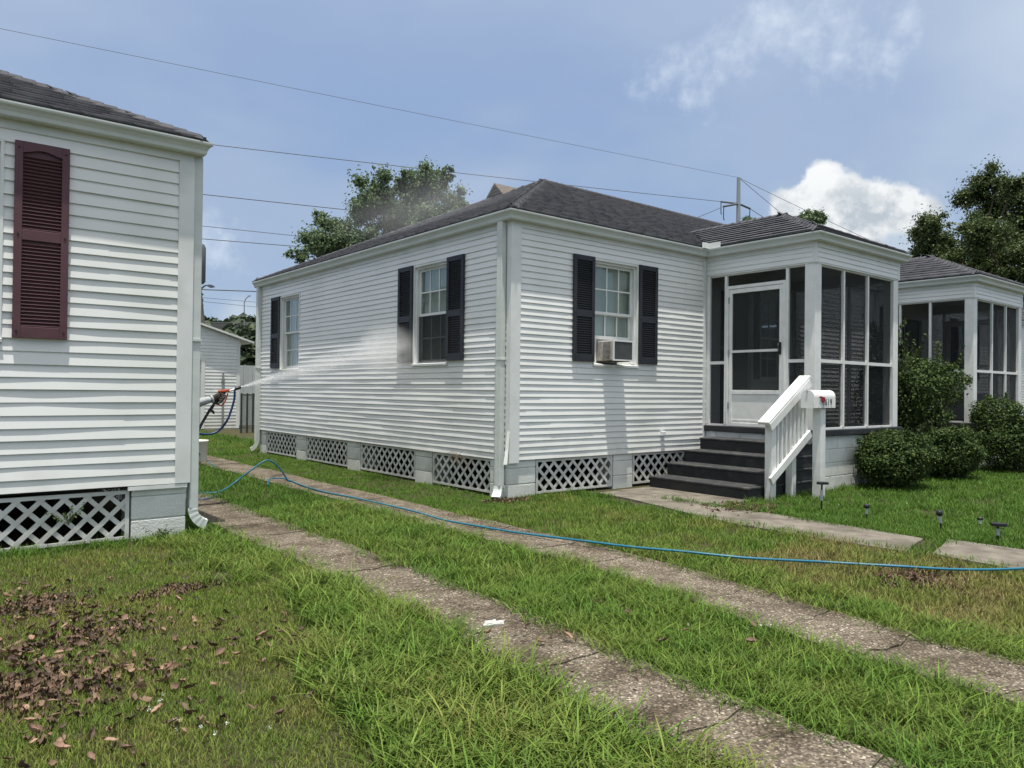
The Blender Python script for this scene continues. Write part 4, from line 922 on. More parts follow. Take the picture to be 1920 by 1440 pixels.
def overpass():
    r = empty('overpass', tuple(at_depth(430, 735, 150)[:2])+(0,), 'distant concrete highway overpass behind the shed', 'bridge')
    a, b = Vector(at_depth(250, 619, 150)), Vector(at_depth(760, 622, 150))
    MB().beam(a, b, 9, 1.0).build('deck', M['conc'], r)
    d = (b-a)
    for k in range(5): p = a+d*(k+.5)/5; MB().tube([Vector((p.x, p.y, 0)), Vector((p.x, p.y, p.z-.6))], .7, 10).build('pier', M['conc'], r)
    MB().beam(a+Vector((0, 0, 1.1)), b+Vector((0, 0, 1.1)), .3, .7).build('parapet', M['conc'], r)
    l = empty('highway_lamp', tuple(at_depth(458, 612, 148)), 'tall highway street lamp above the overpass', 'lamp')
    p = Vector(at_depth(458, 612, 148)); q = Vector(at_depth(458, 568, 148)); MB().tube([p, q, Vector(at_depth(460, 561, 148)), Vector(at_depth(466, 555, 148))], .10, 6).build('mast', M['poleg'], l)
    MB().beam(Vector(at_depth(465, 555.5, 148)), Vector(at_depth(470, 554.5, 148)), .3, .2).build('luminaire', M['poleg'], l)
M['conc'] = mat('far_concrete', (.085, .088, .085), rough=.9)
overpass()
# ------------------------------------------------------------------ grass (uncountable: kind stuff, tufts instanced on points)
GR = np.random.RandomState(21)
def tuft(name, n, rad, h0, h1, w, lean, m, segs=3):
    V = []; F = []
    for i in range(n):
        a = GR.uniform(0, 6.283); r = rad*math.sqrt(GR.uniform()); bx, by = r*math.cos(a), r*math.sin(a); h = GR.uniform(h0, h1); yaw = GR.uniform(0, 6.283); ln = lean*GR.uniform(.25, 1.)*h
        dx, dy = math.cos(yaw), math.sin(yaw); px, py = -dy, dx; ww = w*GR.uniform(.6, 1.2); b = len(V)
        for k in range(segs):
            t = k/segs; o = ln*t*t; z = h*(t-.25*lean*t*t); q = ww*(1-.35*t)/2
            V += [(bx+dx*o-px*q, by+dy*o-py*q, z), (bx+dx*o+px*q, by+dy*o+py*q, z)]
        o = ln; V.append((bx+dx*o, by+dy*o, h*(1-.25*lean)))
        for k in range(segs-1): j = b+2*k; F += [(j, j+1, j+3), (j, j+3, j+2)]
        j = b+2*(segs-1); F.append((j, j+1, j+2))
    return bpy.data.objects.new(name, fast_mesh(name, V, F, m))
LAWN = [(.235, .19, .085), (.19, .196, .056), (.138, .198, .038), (.094, .178, .028), (.074, .148, .024)]
M['lawn'] = leafmat('lawn_blades', LAWN, rough=.55, trans=.28, src='tint', spec=.1)
def scatter(name, label, coll, pts, tuftnum):
    me = bpy.data.meshes.new(name); P = np.array(pts, dtype=np.float32); n = len(P)
    me.vertices.add(n); me.vertices.foreach_set('co', P[:, :3].ravel())
    for nm, ty, dat in (('tint', 'FLOAT', P[:, 4]), ('size', 'FLOAT', P[:, 3]), ('var', 'INT', GR.randint(0, tuftnum, n)), ('turn', 'FLOAT_VECTOR', np.stack([GR.uniform(-.12, .12, n), GR.uniform(-.12, .12, n), GR.uniform(0, 6.28, n)], 1))):
        a = me.attributes.new(nm, ty, 'POINT'); a.data.foreach_set('vector' if ty == 'FLOAT_VECTOR' else 'value', np.ascontiguousarray(dat).ravel().astype(np.int32 if ty == 'INT' else np.float32))
    o = bpy.data.objects.new(name, me); link(o); tag(o, label, 'grass', kind='stuff')
    ng = bpy.data.node_groups.new(name, 'GeometryNodeTree'); ng.interface.new_socket('Geometry', in_out='INPUT', socket_type='NodeSocketGeometry'); ng.interface.new_socket('Geometry', in_out='OUTPUT', socket_type='NodeSocketGeometry')
    N = ng.nodes; Lk = ng.links; gi = N.new('NodeGroupInput'); go = N.new('NodeGroupOutput'); ci = N.new('GeometryNodeCollectionInfo'); ci.inputs['Collection'].default_value = coll; ci.inputs['Separate Children'].default_value = True; ci.inputs['Reset Children'].default_value = True
    ip = N.new('GeometryNodeInstanceOnPoints'); ip.inputs['Pick Instance'].default_value = True
    def na(nm, t): x = N.new('GeometryNodeInputNamedAttribute'); x.data_type = t; x.inputs[0].default_value = nm; return x.outputs[0]
    e2r = N.new('FunctionNodeEulerToRotation'); Lk.new(na('turn', 'FLOAT_VECTOR'), e2r.inputs[0])
    Lk.new(gi.outputs[0], ip.inputs['Points']); Lk.new(ci.outputs[0], ip.inputs['Instance']); Lk.new(na('var', 'INT'), ip.inputs['Instance Index']); Lk.new(e2r.outputs[0], ip.inputs['Rotation']); Lk.new(na('size', 'FLOAT'), ip.inputs['Scale'])
    Lk.new(ip.outputs[0], go.inputs[0]); o.modifiers.new('grow', 'NODES').node_group = ng; return o
def coll_of(name, objs):
    c = bpy.data.collections.new(name)
    for o in objs: c.objects.link(o)
    return c
C_SHORT = coll_of('short_tufts', [tuft('short_tuft', 46, .08, .014, .040, .0036, .85, M['lawn'], 2) for _ in range(5)])
C_MID = coll_of('mid_tufts', [tuft('mid_tuft', 32, .08, .026, .072, .0044, .85, M['lawn'], 3) for _ in range(5)])
C_LONG = coll_of('long_tufts', [tuft('long_tuft', 28, .075, .035, .115, .0048, 1.25, M['lawn'], 4) for _ in range(6)])
def zone(x, y):
    """what grows at a spot: None or (kind, tint)"""
    nz = vnoise(x, y, 2.1); nf = vnoise(x, y, 7., 3); e = .05*vnoise(x, y, 9., 5)+.03*nf
    if x < -3.55 and y > -.03: return None
    if x > -.0 and y > -.0 and x < HW and y < HL: return None
    if PX0-.05 < x < PX1+.05 and y > -PD-.03: return None
    if HW-PX1-.05 < x < HW-PX0+.05 and y > -PD-.03: return None
    if 1.6 < x < PX0 and y > -1.75: return None
    d1, d2 = drift(1, y), drift(2, y); x1, x2 = x-d1, x-d2; gap = vnoise(x*.5, y*2.6, 3., 2) > .62 and GR.uniform() < .25
    if (S1[0]+.02+e < x1 < S1[1]-.07+1.4*e or S2[0]+.02+e < x2 < S2[1]-.07+1.4*e) and not gap: return None
    if WALK[0]+.10+1.6*e < x < WALK[1]-.08+1.6*e and -4.12 < y < -.6: return None
    if .8+e < x < 1.55 and y < -4.24: return None
    if 1.12 < x < 2.3 and y > -.75-.3*nz: return None
    b = bare(x, y)
    if b > .45+.5*nf: return ('short', .0) if GR.uniform() < .40 else None
    near = lambda a: abs(x-a)
    if x1 < S1[0]+.08:
        d = S1[0]-x1
        if y > -.25-.1*nf and x > -5.2: return ('mid', .85)
        wid = .42+.22*nz+(.42 if y < -3.4 else .0)+(.25 if -2 < y < .2 else 0)
        if d < wid: return ('long', .55+.25*nz) if d < wid-.08 or GR.uniform() < .5 else ('mid', .5)
        return ('short', .42+.25*nz+.15*nf) if nz+nf*.6 > -.35 else ('short', .2)
    if x2 < S2[0]+.08:
        if y < .6: return ('long', .62+.22*nz) if nf > -.55 else ('mid', .45)
        return ('mid', .85+.1*nz)
    if x < .3 or (x < WALK[0] and y < -.1):
        d = x2-S2[1]
        if y < -1.3 and d < .42+.25*nz and y < -2: return ('long', .55+.22*nz) if nf > -.4 else ('mid', .4)
        if y > -.6 and x < .05: return ('short', .75+.2*nz)
        if y < -3.4: return ('mid', .25+.3*nz) if nf < .25 else ('short', .15)
        return ('short', .55+.3*nz) if nf > .1 else ('mid', .55+.3*nz)
    return ('mid', .88+.12*nz)
PT = {'short': [], 'mid': [], 'long': []}
def sow():
    rs = np.random.RandomState(5); dens = ((0, 5.2, 520), (5.2, 9., 260), (9., 15., 120), (15., 30., 60))
    for r0, r1, dn in dens:
        a0, a1 = YAW-math.radians(43), YAW+math.radians(43); area = (a1-a0)/2*(r1*r1-r0*r0); n = int(area*dn)
        r = np.sqrt(rs.uniform(r0*r0, r1*r1, n)); a = rs.uniform(a0, a1, n)
        X = CAM[0]+r*np.sin(a); Y = CAM[1]+r*np.cos(a); sc = {520: 1., 260: 1.12, 120: 1.3, 60: 2.0}[dn]
        for x, y, rr in zip(X, Y, r):
            if rr < .7: continue
            z = zone(x, y)
            if z is None: continue
            k, t = z
            if k == 'long' and rs.uniform() < .30: continue
            if k == 'mid' and rs.uniform() < .12: continue
            s = sc*rs.uniform(.7, 1.3)*(1 if k != 'mid' or rr < 15 else .8)*(1.28 if k == 'long' and x < S1[0] and y < -2.2 else 1.)
            PT[k].append((x, y, .012*vnoise(x, y, 1.1)-.004, s, min(max(t+rs.uniform(-.16, .16), 0), 1)))
sow()
scatter('short_lawn_grass', 'short clipped grass of the lawn around the driveway', C_SHORT, PT['short'], 5)
scatter('lush_lawn_grass', 'lush green lawn grass near the porch and between the strips', C_MID, PT['mid'], 5)
scatter('long_driveway_grass', 'long bladed grass growing along the driveway strips', C_LONG, PT['long'], 6)

# ------------------------------------------------------------------ dead leaves
def leafshape(seed):
    rs = random.Random(seed); n = 7; L, W = 1., rs.uniform(.30, .56); curl = rs.uniform(.15, 1.3); tw = rs.uniform(-.5, .5); V = []; F = []
    for i in range(n):
        t = i/(n-1); w = W/2*math.sin(math.pi*min(1, t*.96+.03))**.75*rs.uniform(.72, 1.1); z = curl*.35*(t-.5)**2*2+rs.uniform(-.04, .04)
        for s in (-1, 0, 1): V.append(((t-.5)*L, s*w, z+abs(s)*w*curl+s*w*tw*(t-.5)*2))
    for i in range(n-1):
        for s in range(2): j = i*3+s; F.append((j, j+1, j+4, j+3))
    return fast_mesh('dead_leaf', V, F, M['deadleaf'], True)
M['deadleaf'] = leafmat('dead_leaf', [(.055, .034, .022), (.095, .058, .038), (.15, .09, .06), (.22, .135, .09), (.34, .215, .15)], rough=.65, trans=.12, src='object')
M['litter'] = leafmat('leaf_litter', [(.035, .024, .016), (.07, .044, .028), (.12, .075, .047), (.20, .125, .08)], rough=.75, trans=.08)
CL = [(60, 1120, 70, 22, 40), (150, 1175, 80, 24, 60), (215, 1160, 40, 20, 25), (60, 1225, 60, 25, 45), (50, 1260, 60, 30, 40), (240, 1255, 60, 22, 30), (345, 1110, 45, 12, 14), (180, 1290, 110, 22, 26), (60, 1340, 60, 35, 26), (330, 1350, 90, 40, 22), (120, 1400, 100, 30, 18), (400, 1180, 60, 20, 16), (540, 1200, 70, 22, 20), (300, 1220, 200, 70, 24), (560, 1290, 180, 80, 18), (900, 1300, 200, 80, 14), (1300, 1230, 300, 90, 12), (1000, 1220, 140, 60, 7)]
def leaves():
    rs = random.Random(9); ms = [leafshape(k) for k in range(7)]; n = 0; pts = []
    for (u, v, su, sv, k) in CL:
        for _ in range(k):
            a, b = rs.gauss(u, su*.75), rs.gauss(v, sv*.75)
            if not (0 < b-1065 and -30 < a < 1950): continue
            pts.append((a, b))
    rs.shuffle(pts)
    for a, b in pts[:300]:
        p = gnd(a, b)
        if p[0] > S2[0]: continue
        left = p[0] < S1[0]; s = rs.uniform(.026, .064)
        mw = T(p[0], p[1], rs.uniform(.010, .032) if left else rs.uniform(.04, .09)) @ Euler((rs.gauss(0, .35), rs.gauss(0, .35), rs.uniform(0, 6.28))).to_matrix().to_4x4() @ Matrix.Diagonal((s, s, s, 1))
        lab = 'curled brown dead leaf on the lawn left of the driveway' if left else 'dead leaf lying on or between the driveway strips'
        place('dead_leaf', rs.choice(ms), None, mw, label=lab, cat='leaf', group='fallen leaves left of the driveway' if left else 'fallen leaves on the driveway')
    V = []; F = []
    base = np.array([v.co for v in ms[0].vertices]); fq = [tuple(p.vertices) for p in ms[0].polygons]
    for (x, y, rx, ry) in BARE[:1]+BARE[2:6]+[tuple(gnd(1390, 955)[:2])+(.35, .25), (0.0, -.1, .3, .12)]:
        for _ in range(int(520*rx*ry/.12)):
            px, py = x+rs.gauss(0, rx*.6), y+rs.gauss(0, ry*.6); s = rs.uniform(.015, .05)
            R = np.array((Euler((rs.gauss(0, .4), rs.gauss(0, .4), rs.uniform(0, 6.28))).to_matrix() @ Matrix.Diagonal((s, s, s)))); b = len(V)
            V += [tuple(q+np.array((px, py, rs.uniform(.008, .03)))) for q in base @ R.T]; F += [tuple(b+i for i in f) for f in fq]
    for (u, v, su, sv, k) in CL[:14]:
        for _ in range(int(k*.7)):
            p = gnd(rs.gauss(u, su*.9), max(1075, rs.gauss(v, sv*1.1))); s = rs.uniform(.024, .055)
            if p[0] > S1[0]-.1: continue
            R = np.array((Euler((rs.gauss(0, .35), rs.gauss(0, .35), rs.uniform(0, 6.28))).to_matrix() @ Matrix.Diagonal((s, s*rs.uniform(.7, 1.3), s)))); b = len(V); bs = np.array([v_.co for v_ in rs.choice(ms).vertices])
            V += [tuple(q+np.array((p[0], p[1], rs.uniform(.008, .028)))) for q in bs @ R.T]; F += [tuple(b+i for i in f) for f in fq]
    tag(link(bpy.data.objects.new('leaf_litter', fast_mesh('leaf_litter', V, F, M['litter']))), 'crumbled dead leaf litter in bare patches of the lawn', 'litter', kind='stuff')
leaves()

# ------------------------------------------------------------------ shrubs and trees
def leaf_cloud(centers, n, size, aspect, rs, shell=.55, up=.3, flat=1.):
    """n leaves spread through ellipsoids [(centre, (rx, ry, rz))], denser toward their surface; folded four-point leaves"""
    C = np.array([c for c, r in centers]); R = np.array([r for c, r in centers]); w = (R[:, 0]*R[:, 1]*R[:, 2])**(2/3.); idx = rs.choice(len(C), n, p=w/w.sum())
    d = rs.normal(size=(n, 3)); d /= np.linalg.norm(d, axis=1)[:, None]; rad = (shell+(1-shell)*rs.uniform(size=n)**.7)*rs.uniform(.86, 1.1, n) if shell > 0 else np.abs(rs.normal(size=n))*.62
    P = C[idx]+d*R[idx]*rad[:, None]; nn = d*.7+rs.normal(size=(n, 3))*.6; nn[:, 2] += up; nn /= np.linalg.norm(nn, axis=1)[:, None]
    t = np.cross(nn, rs.normal(size=(n, 3))); t /= np.linalg.norm(t, axis=1)[:, None]; b = np.cross(nn, t); s = size*rs.uniform(.6, 1.25, n)[:, None]
    f = nn*s*.18
    V = np.stack([P-t*s*.5, P-b*s*aspect*.5+f, P+t*s*.5, P+b*s*aspect*.5+f], 1).reshape(-1, 3)
    i = np.arange(n)*4; F = np.concatenate([np.stack([i, i+1, i+2], 1), np.stack([i, i+2, i+3], 1)]); return V, F
M['leafA'] = leafmat('tree_leaf_dark', [(.042, .066, .022), (.062, .095, .031), (.090, .128, .041), (.135, .165, .058)], rough=.5, trans=.25, spec=.25)
M['leafB'] = leafmat('tree_leaf_mid', [(.095, .135, .075), (.12, .175, .09), (.15, .21, .105), (.18, .24, .12)], rough=.55, trans=.3, spec=.2)
M['leafC'] = leafmat('shrub_leaf', [(.018, .034, .012), (.036, .064, .018), (.062, .100, .026), (.105, .145, .042)], rough=.5, trans=.2, spec=.12)
M['leafF'] = leafmat('far_leaf', [(.028, .044, .022), (.040, .062, .028), (.055, .080, .036)], rough=.7, trans=.15)
def limb_path(a, b, rs, sag=.12):
    a, b = Vector(a), Vector(b); L = (b-a).length; m = a.lerp(b, .5)+Vector((rs.uniform(-1, 1), rs.uniform(-1, 1), rs.uniform(0, 1)))*L*sag; return spline([a, m, b], 5)
def tree(name, label, base, trunk_top, blobs, nleaf, size, m, tr=.22, seed=1, aspect=.62, group=None, sub=15):
    rs = np.random.RandomState(seed); r2 = random.Random(seed); root = empty(name, base, label, 'tree', group)
    b = Vector(base); tt = Vector(trunk_top); tk = MB(); pts = limb_path(b-Vector((0, 0, .2)), tt, r2, .05); tk.tube(pts, [tr*(1-.55*i/(len(pts)-1)) for i in range(len(pts))], 9); tk.build('trunk', M['bark'], root)
    lb = MB(); cl = []
    for (c, r) in blobs:
        p = limb_path(tt.lerp(b, r2.uniform(0, .25)), c, r2); lb.tube(p, [tr*.42*(1-.8*i/(len(p)-1)) for i in range(len(p))], 6, False)
        for _ in range(sub):                    # each limb carries many smaller clumps, so the outline stays broken
            d = Vector((r2.gauss(0, 1), r2.gauss(0, 1), r2.gauss(0, .9))).normalized(); q = Vector(c)+Vector((d.x*r[0], d.y*r[1], d.z*r[2]))*r2.uniform(.35, 1.12); k = r2.uniform(.20, .52); cl.append((tuple(q), tuple(x*k for x in r)))
            lb.tube([c, q], [tr*.08, tr*.03], 4, False)
        cl.append((tuple(c), tuple(x*.5 for x in r)))
    lb.build('limbs', M['bark'], root)
    V, F = leaf_cloud(cl, nleaf, size, aspect, rs, shell=0); link(bpy.data.objects.new('crown', fast_mesh('crown', V, F, m)), root); return root
def px_blobs(lst, depth, spread, seed):
    """clump outlines read in the photo (u, v, radius px) placed at the tree's distance, with some depth of their own"""
    rs = random.Random(seed); out = []
    for (u, v, r) in lst:
        t = depth+rs.uniform(-spread, spread); q = at_depth(u, v, t); k = r*t/FPX; out.append((tuple(q), (k, k, k*.92)))
    return out
def trees():
    bb = px_blobs([(590, 455, 34), (640, 440, 46), (690, 400, 44), (660, 470, 40), (715, 360, 38), (760, 345, 22), (760, 395, 48), (740, 440, 50), (800, 350, 42), (838, 332, 16), (840, 375, 32), (800, 420, 44), (600, 410, 14), (860, 395, 20), (700, 470, 50), (560, 480, 18), (765, 325, 10)], 22, 1.1, 4)
    c = at_depth(715, 470, 22); tree('yard_tree', 'leafy green tree rising behind the duplex roof on the left', (c[0], c[1], 0), (c[0], c[1], 3.6), bb, 90000, .095, M['leafB'], seed=4, tr=.16)
    bb = px_blobs([(1740, 425, 34), (1775, 455, 46), (1730, 470, 26), (1825, 365, 40), (1870, 345, 34), (1880, 390, 46), (1830, 430, 56), (1880, 455, 60), (1800, 500, 50), (1860, 515, 50), (1920, 430, 60), (1925, 500, 60), (1760, 490, 30), (1905, 345, 26), (1960, 390, 60), (1985, 470, 70), (1950, 530, 60)], 30, 1.6, 5)
    c = at_depth(1880, 500, 30); tree('broadleaf_tree', 'large dark green tree above the far right porch roof', (c[0], c[1], 0), (c[0], c[1], 4.2), bb, 150000, .115, M['leafA'], seed=5, tr=.2)
    for (u, v, r, t, lab, sd) in ((1522, 408, 24, 60, 'small treetop peeking over the right of the porch roof', 6), (1403, 412, 15, 75, 'tiny treetop beside the transmission pole', 7)):
        bb = px_blobs([(u, v, r*.8), (u-r*.6, v+8, r*.6), (u+r*.6, v+8, r*.6), (u, v+22, r)], t, .6, sd); c = at_depth(u, v+20, t)
        tree('far_tree', lab, (c[0], c[1], 0), (c[0], c[1], c[2]-1), bb, 9000, .2, M['leafB'], seed=sd, group='treetops behind the porch roof')
    rs = np.random.RandomState(8); r2 = random.Random(8); cl = []
    for k in range(130):
        u = r2.uniform(330, 640); t = r2.uniform(60, 75); p = at_depth(u, 735, t); h = r2.uniform(4.2, 6.9); cl.append(((p[0], p[1], h*.55), (r2.uniform(1.8, 3.2), 2.2, h*.55)))
    for k in range(60):
        u = r2.uniform(330, 640); t = r2.uniform(170, 190); p = at_depth(u, 735, t); h = (735-r2.uniform(596, 612))/FPX*t+1.27; cl.append(((p[0], p[1], h*.6), (r2.uniform(4, 7), 6, h*.4)))
    V, F = leaf_cloud(cl[:130], 42000, .8, .6, rs, shell=.3); V2, F2 = leaf_cloud(cl[130:], 22000, 2.2, .7, rs, shell=.2); V = np.concatenate([V, V2]); F = np.concatenate([F, F2+len(V)-len(V2)]); tag(link(bpy.data.objects.new('far_woods', fast_mesh('far_woods', V, F, M['leafF']))), 'dark green woods on the skyline behind the shed', 'trees', kind='stuff')
trees()
def shrub(name, label, base, blobs, n, size, m, seed, group=None, aspect=.55, sprigs=0):
    rs = np.random.RandomState(seed); r2 = random.Random(seed); root = empty(name, base, label, 'bush', group); b = Vector(base); st = MB()
    for (c, r) in blobs:
        for _ in range(5):
            q = Vector(c)+Vector((r2.uniform(-.7, .7)*r[0], r2.uniform(-.7, .7)*r[1], r2.uniform(-.3, .7)*r[2])); st.tube(limb_path(b+Vector((r2.uniform(-.08, .08), r2.uniform(-.08, .08), -.05)), q, r2), .010, 5, False)
    lump = []                                    # lumps of uneven size break the clipped outline
    for (c, r) in blobs:
        for _ in range(16):
            d = Vector((r2.gauss(0, 1), r2.gauss(0, 1), abs(r2.gauss(.3, .8)))).normalized(); k = r2.uniform(.16, .34); f = r2.uniform(.70, .98); lump.append(((c[0]+d.x*r[0]*f, c[1]+d.y*r[1]*f, c[2]+d.z*r[2]*f), tuple(x*k for x in r)))
    V, F = leaf_cloud(blobs, int(n*.55), size, aspect, rs, shell=.80, up=.45); Vl, Fl = leaf_cloud(lump, int(n*.6), size, aspect, rs, shell=.3, up=.45); F = np.concatenate([F, Fl+len(V)]); V = np.concatenate([V, Vl]); V2, F2 = leaf_cloud([(c, tuple(x*.85 for x in r)) for c, r in blobs], n//3, size*1.3, aspect, rs, shell=.35)
    if sprigs:
        cl = []
        for _ in range(sprigs):
            c, r = r2.choice(blobs); a = r2.uniform(0, 6.28); q = Vector(c)+Vector((math.cos(a)*r[0]*.7, math.sin(a)*r[1]*.7, r[2]*r2.uniform(.5, .95))); e = q+Vector((math.cos(a)*.12, math.sin(a)*.12, r2.uniform(.12, .35)*(.35 if group else 1.))); st.tube([q, e], .004, 4, False)
            for k in range(5): cl.append((tuple(q.lerp(e, (k+1)/5)), (.035, .035, .045)))
        V3, F3 = leaf_cloud(cl, sprigs*40, size, aspect, rs, shell=.2); V2 = np.concatenate([V2, V3]); F2 = np.concatenate([F2, F3+len(V2)-len(V3)])
    link(bpy.data.objects.new('foliage', fast_mesh('foliage', np.concatenate([V, V2]), np.concatenate([F, F2+len(V)]), m)), root)
    st.build('stems', M['bark'], root)
def shrubs():
    G = 'clipped bushes by the porch'
    shrub('boxwood_bush', 'nearest round clipped bush, in front of the porch block wall', (5., -2.2, 0), [((4.98, -2.15, .41), (.50, .48, .39)), ((5.18, -2.05, .42), (.44, .45, .36)), ((4.74, -2.2, .36), (.40, .4, .33))], 15000, .042, M['leafC'], 11, G, sprigs=10)
    shrub('boxwood_bush', 'middle round clipped bush, touching the nearest bush on its right', (6.85, -2.15, 0), [((6.75, -2.15, .41), (.48, .45, .38)), ((7.05, -2.1, .38), (.42, .42, .35))], 11000, .045, M['leafC'], 12, G, sprigs=8)
    shrub('boxwood_bush', 'farthest bush at the right edge, under the second porch', (8.9, -2.35, 0), [((8.9, -2.3, .5), (.85, .6, .48)), ((8.7, -2.2, .85), (.45, .4, .42)), ((9.7, -2.3, .5), (.7, .6, .45))], 13000, .05, M['leafC'], 13, G, sprigs=14)
    shrub('tall_shrub', 'tall loose shrub growing between the two porches', (7.3, -1.3, 0), [((7.2, -1.3, 1.35), (.75, .6, .6)), ((7.9, -1.5, 1.45), (.55, .5, .42)), ((6.75, -1.2, 1.1), (.5, .5, .7)), ((7.3, -1.4, .8), (.6, .5, .5)), ((6.7, -1.2, 1.9), (.28, .28, .5))], 17000, .052, M['leafC'], 14, None, .55, 26)
shrubs()
# ------------------------------------------------------------------ hoses
M['hose'] = mat('blue_hose', (.010, .118, .185), (.012, .142, .225), scale=8, rough=.4)
M['hosedk'] = mat('dark_blue_hose', (.008, .03, .10), rough=.4)
def G3(u, v, z=.03): p = gnd(u, v, z); return Vector(p)
def hose(name, label, pts, r, m): MB().tube(spline(pts, 8), r, 8).build(name, m, None, label=label, cat='hose')
H = [(503, 909, .04), (503, 900, .05), (513, 897, .05), (530, 897, .05), (547, 902, .04), (567, 910, .04), (607, 922, .045), (673, 935, .05), (773, 958, .05), (833, 975, .055), (900, 987, .05), (973, 999, .05), (1100, 1015, .075), (1190, 1026, .08), (1280, 1034, .085), (1347, 1041, .08), (1413, 1047, .07), (1530, 1053, .05), (1600, 1057, .05), (1690, 1062, .055), (1773, 1067, .05), (1847, 1068, .05), (1913, 1066, .05), (1990, 1060, .04), (2080, 1062, .04)]
hose('garden_hose', 'long blue garden hose lying across the lawn and driveway', [G3(*h) for h in H], .0092, M['hose'])
a = [on_y(u, v, 2.75+.0*i) for i, (u, v) in enumerate([(437, 907), (473, 880), (497, 864), (513, 867), (528, 883), (541, 903)])]
hose('garden_hose', 'blue hose arching up in a loop beside the driveway', [G3(330, 921), G3(362, 923), G3(400, 924, .035), G3(420, 918, .05)]+[Vector(p) for p in a], .010, M['hose'])
hose('garden_hose', 'dark blue hose end curving at the foot of the left downspout', [G3(330, 937), G3(362, 937), G3(388, 936), G3(405, 930), G3(414, 925)], .012, M['hosedk'])
hose('garden_hose', 'short blue hose running past the white bucket', [G3(340, 815, .4), Vector(on_y(364, 838, 5.2)), G3(380, 859, .04), G3(392, 867), G3(406, 875)], .011, M['hose'])

# ------------------------------------------------------------------ path lights, flower, paint spot, weeds
def path_light(u, v, kind, h, label, tilt=(0, 0)):
    p = gnd(u, v); r = empty('path_light', (p[0], p[1], 0), label, 'light', 'solar path lights'); b = Vector((p[0], p[1], 0)); ax = Vector((tilt[0], tilt[1], 1)).normalized()
    MB().tube([b-ax*.06, b+ax*h*.55], .008, 6).build('stake', M['black'], r)
    MB().tube([b+ax*h*.42, b+ax*h*.78], .015, 10).build('clear_tube', M['lightgrey'], r)
    if kind == 'flat':
        MB().tube([b+ax*h*.74, b+ax*h*.97], .010, 8).build('neck', M['black'], r)
        MB((tuple(b+ax*h), (RGT[0], RGT[1], 0), (-RGT[1], RGT[0], 0))).prism([(-.062, -.02), (-.03, -.05), (.05, -.05), (.07, -.01), (.04, .04), (-.04, .045)], 'z', -.012, .012).build('cap', M['black'], r, bevel=.005)
    else:
        MB().tube([b+ax*h*.76, b+ax*h*.80, b+ax*h*.98, b+ax*h], [.020, .028, .028, .020], 12).build('cap', M['black'], r)
M['lightgrey'] = mat('clear_plastic', (.42, .44, .44), rough=.25)
path_light(1540, 962, 'flat', .32, 'flat-topped black path light nearest the mailbox post', (.02, 0)); path_light(1625, 977, 'can', .17, 'small round black path light in the middle of the lawn'); path_light(1765, 997, 'can', .20, 'tilted round path light beside the walk slab joint', (-.12, .05))
path_light(1871, 1018, 'flat', .16, 'low flat-topped black path light nearest the right edge'); path_light(1838, 990, 'can', .10, 'dark path light sunk in the grass behind the others', (.2, .1))
def flower():
    p = gnd(815, 1290); r = empty('fallen_flower', (p[0], p[1], .03), 'small pink fallen flower on the lawn', 'flower')
    for k in range(5):
        a = k*1.256; c = Vector((p[0], p[1], .035)); d = Vector((math.cos(a), math.sin(a), .3)); n_ = Vector((-math.sin(a), math.cos(a), 0))
        MB().add([tuple(c), tuple(c+d*.018+n_*.011), tuple(c+d*.036), tuple(c+d*.018-n_*.011)], [(0, 1, 2, 3)]).build('petal', M['pink'], r)
M['pink'] = mat('pink_petal', (.62, .16, .20), rough=.6); flower()
def paint_spot():
    rs = random.Random(2); cx, cy = gnd(925, 1180)[:2]; po = [(cx+math.cos(t*.45)*rs.uniform(.03, .085), cy+math.sin(t*.45)*rs.uniform(.025, .07)) for t in range(14)]
    MB().prism(po, 'z', .028, .0365).build('paint_patch', M['spot'], DR1, label='white paint patch on the driveway strip')
M['spot'] = mat('white_spot', (.55, .56, .54), (.22, .20, .165), scale=30, rough=.8); paint_spot()
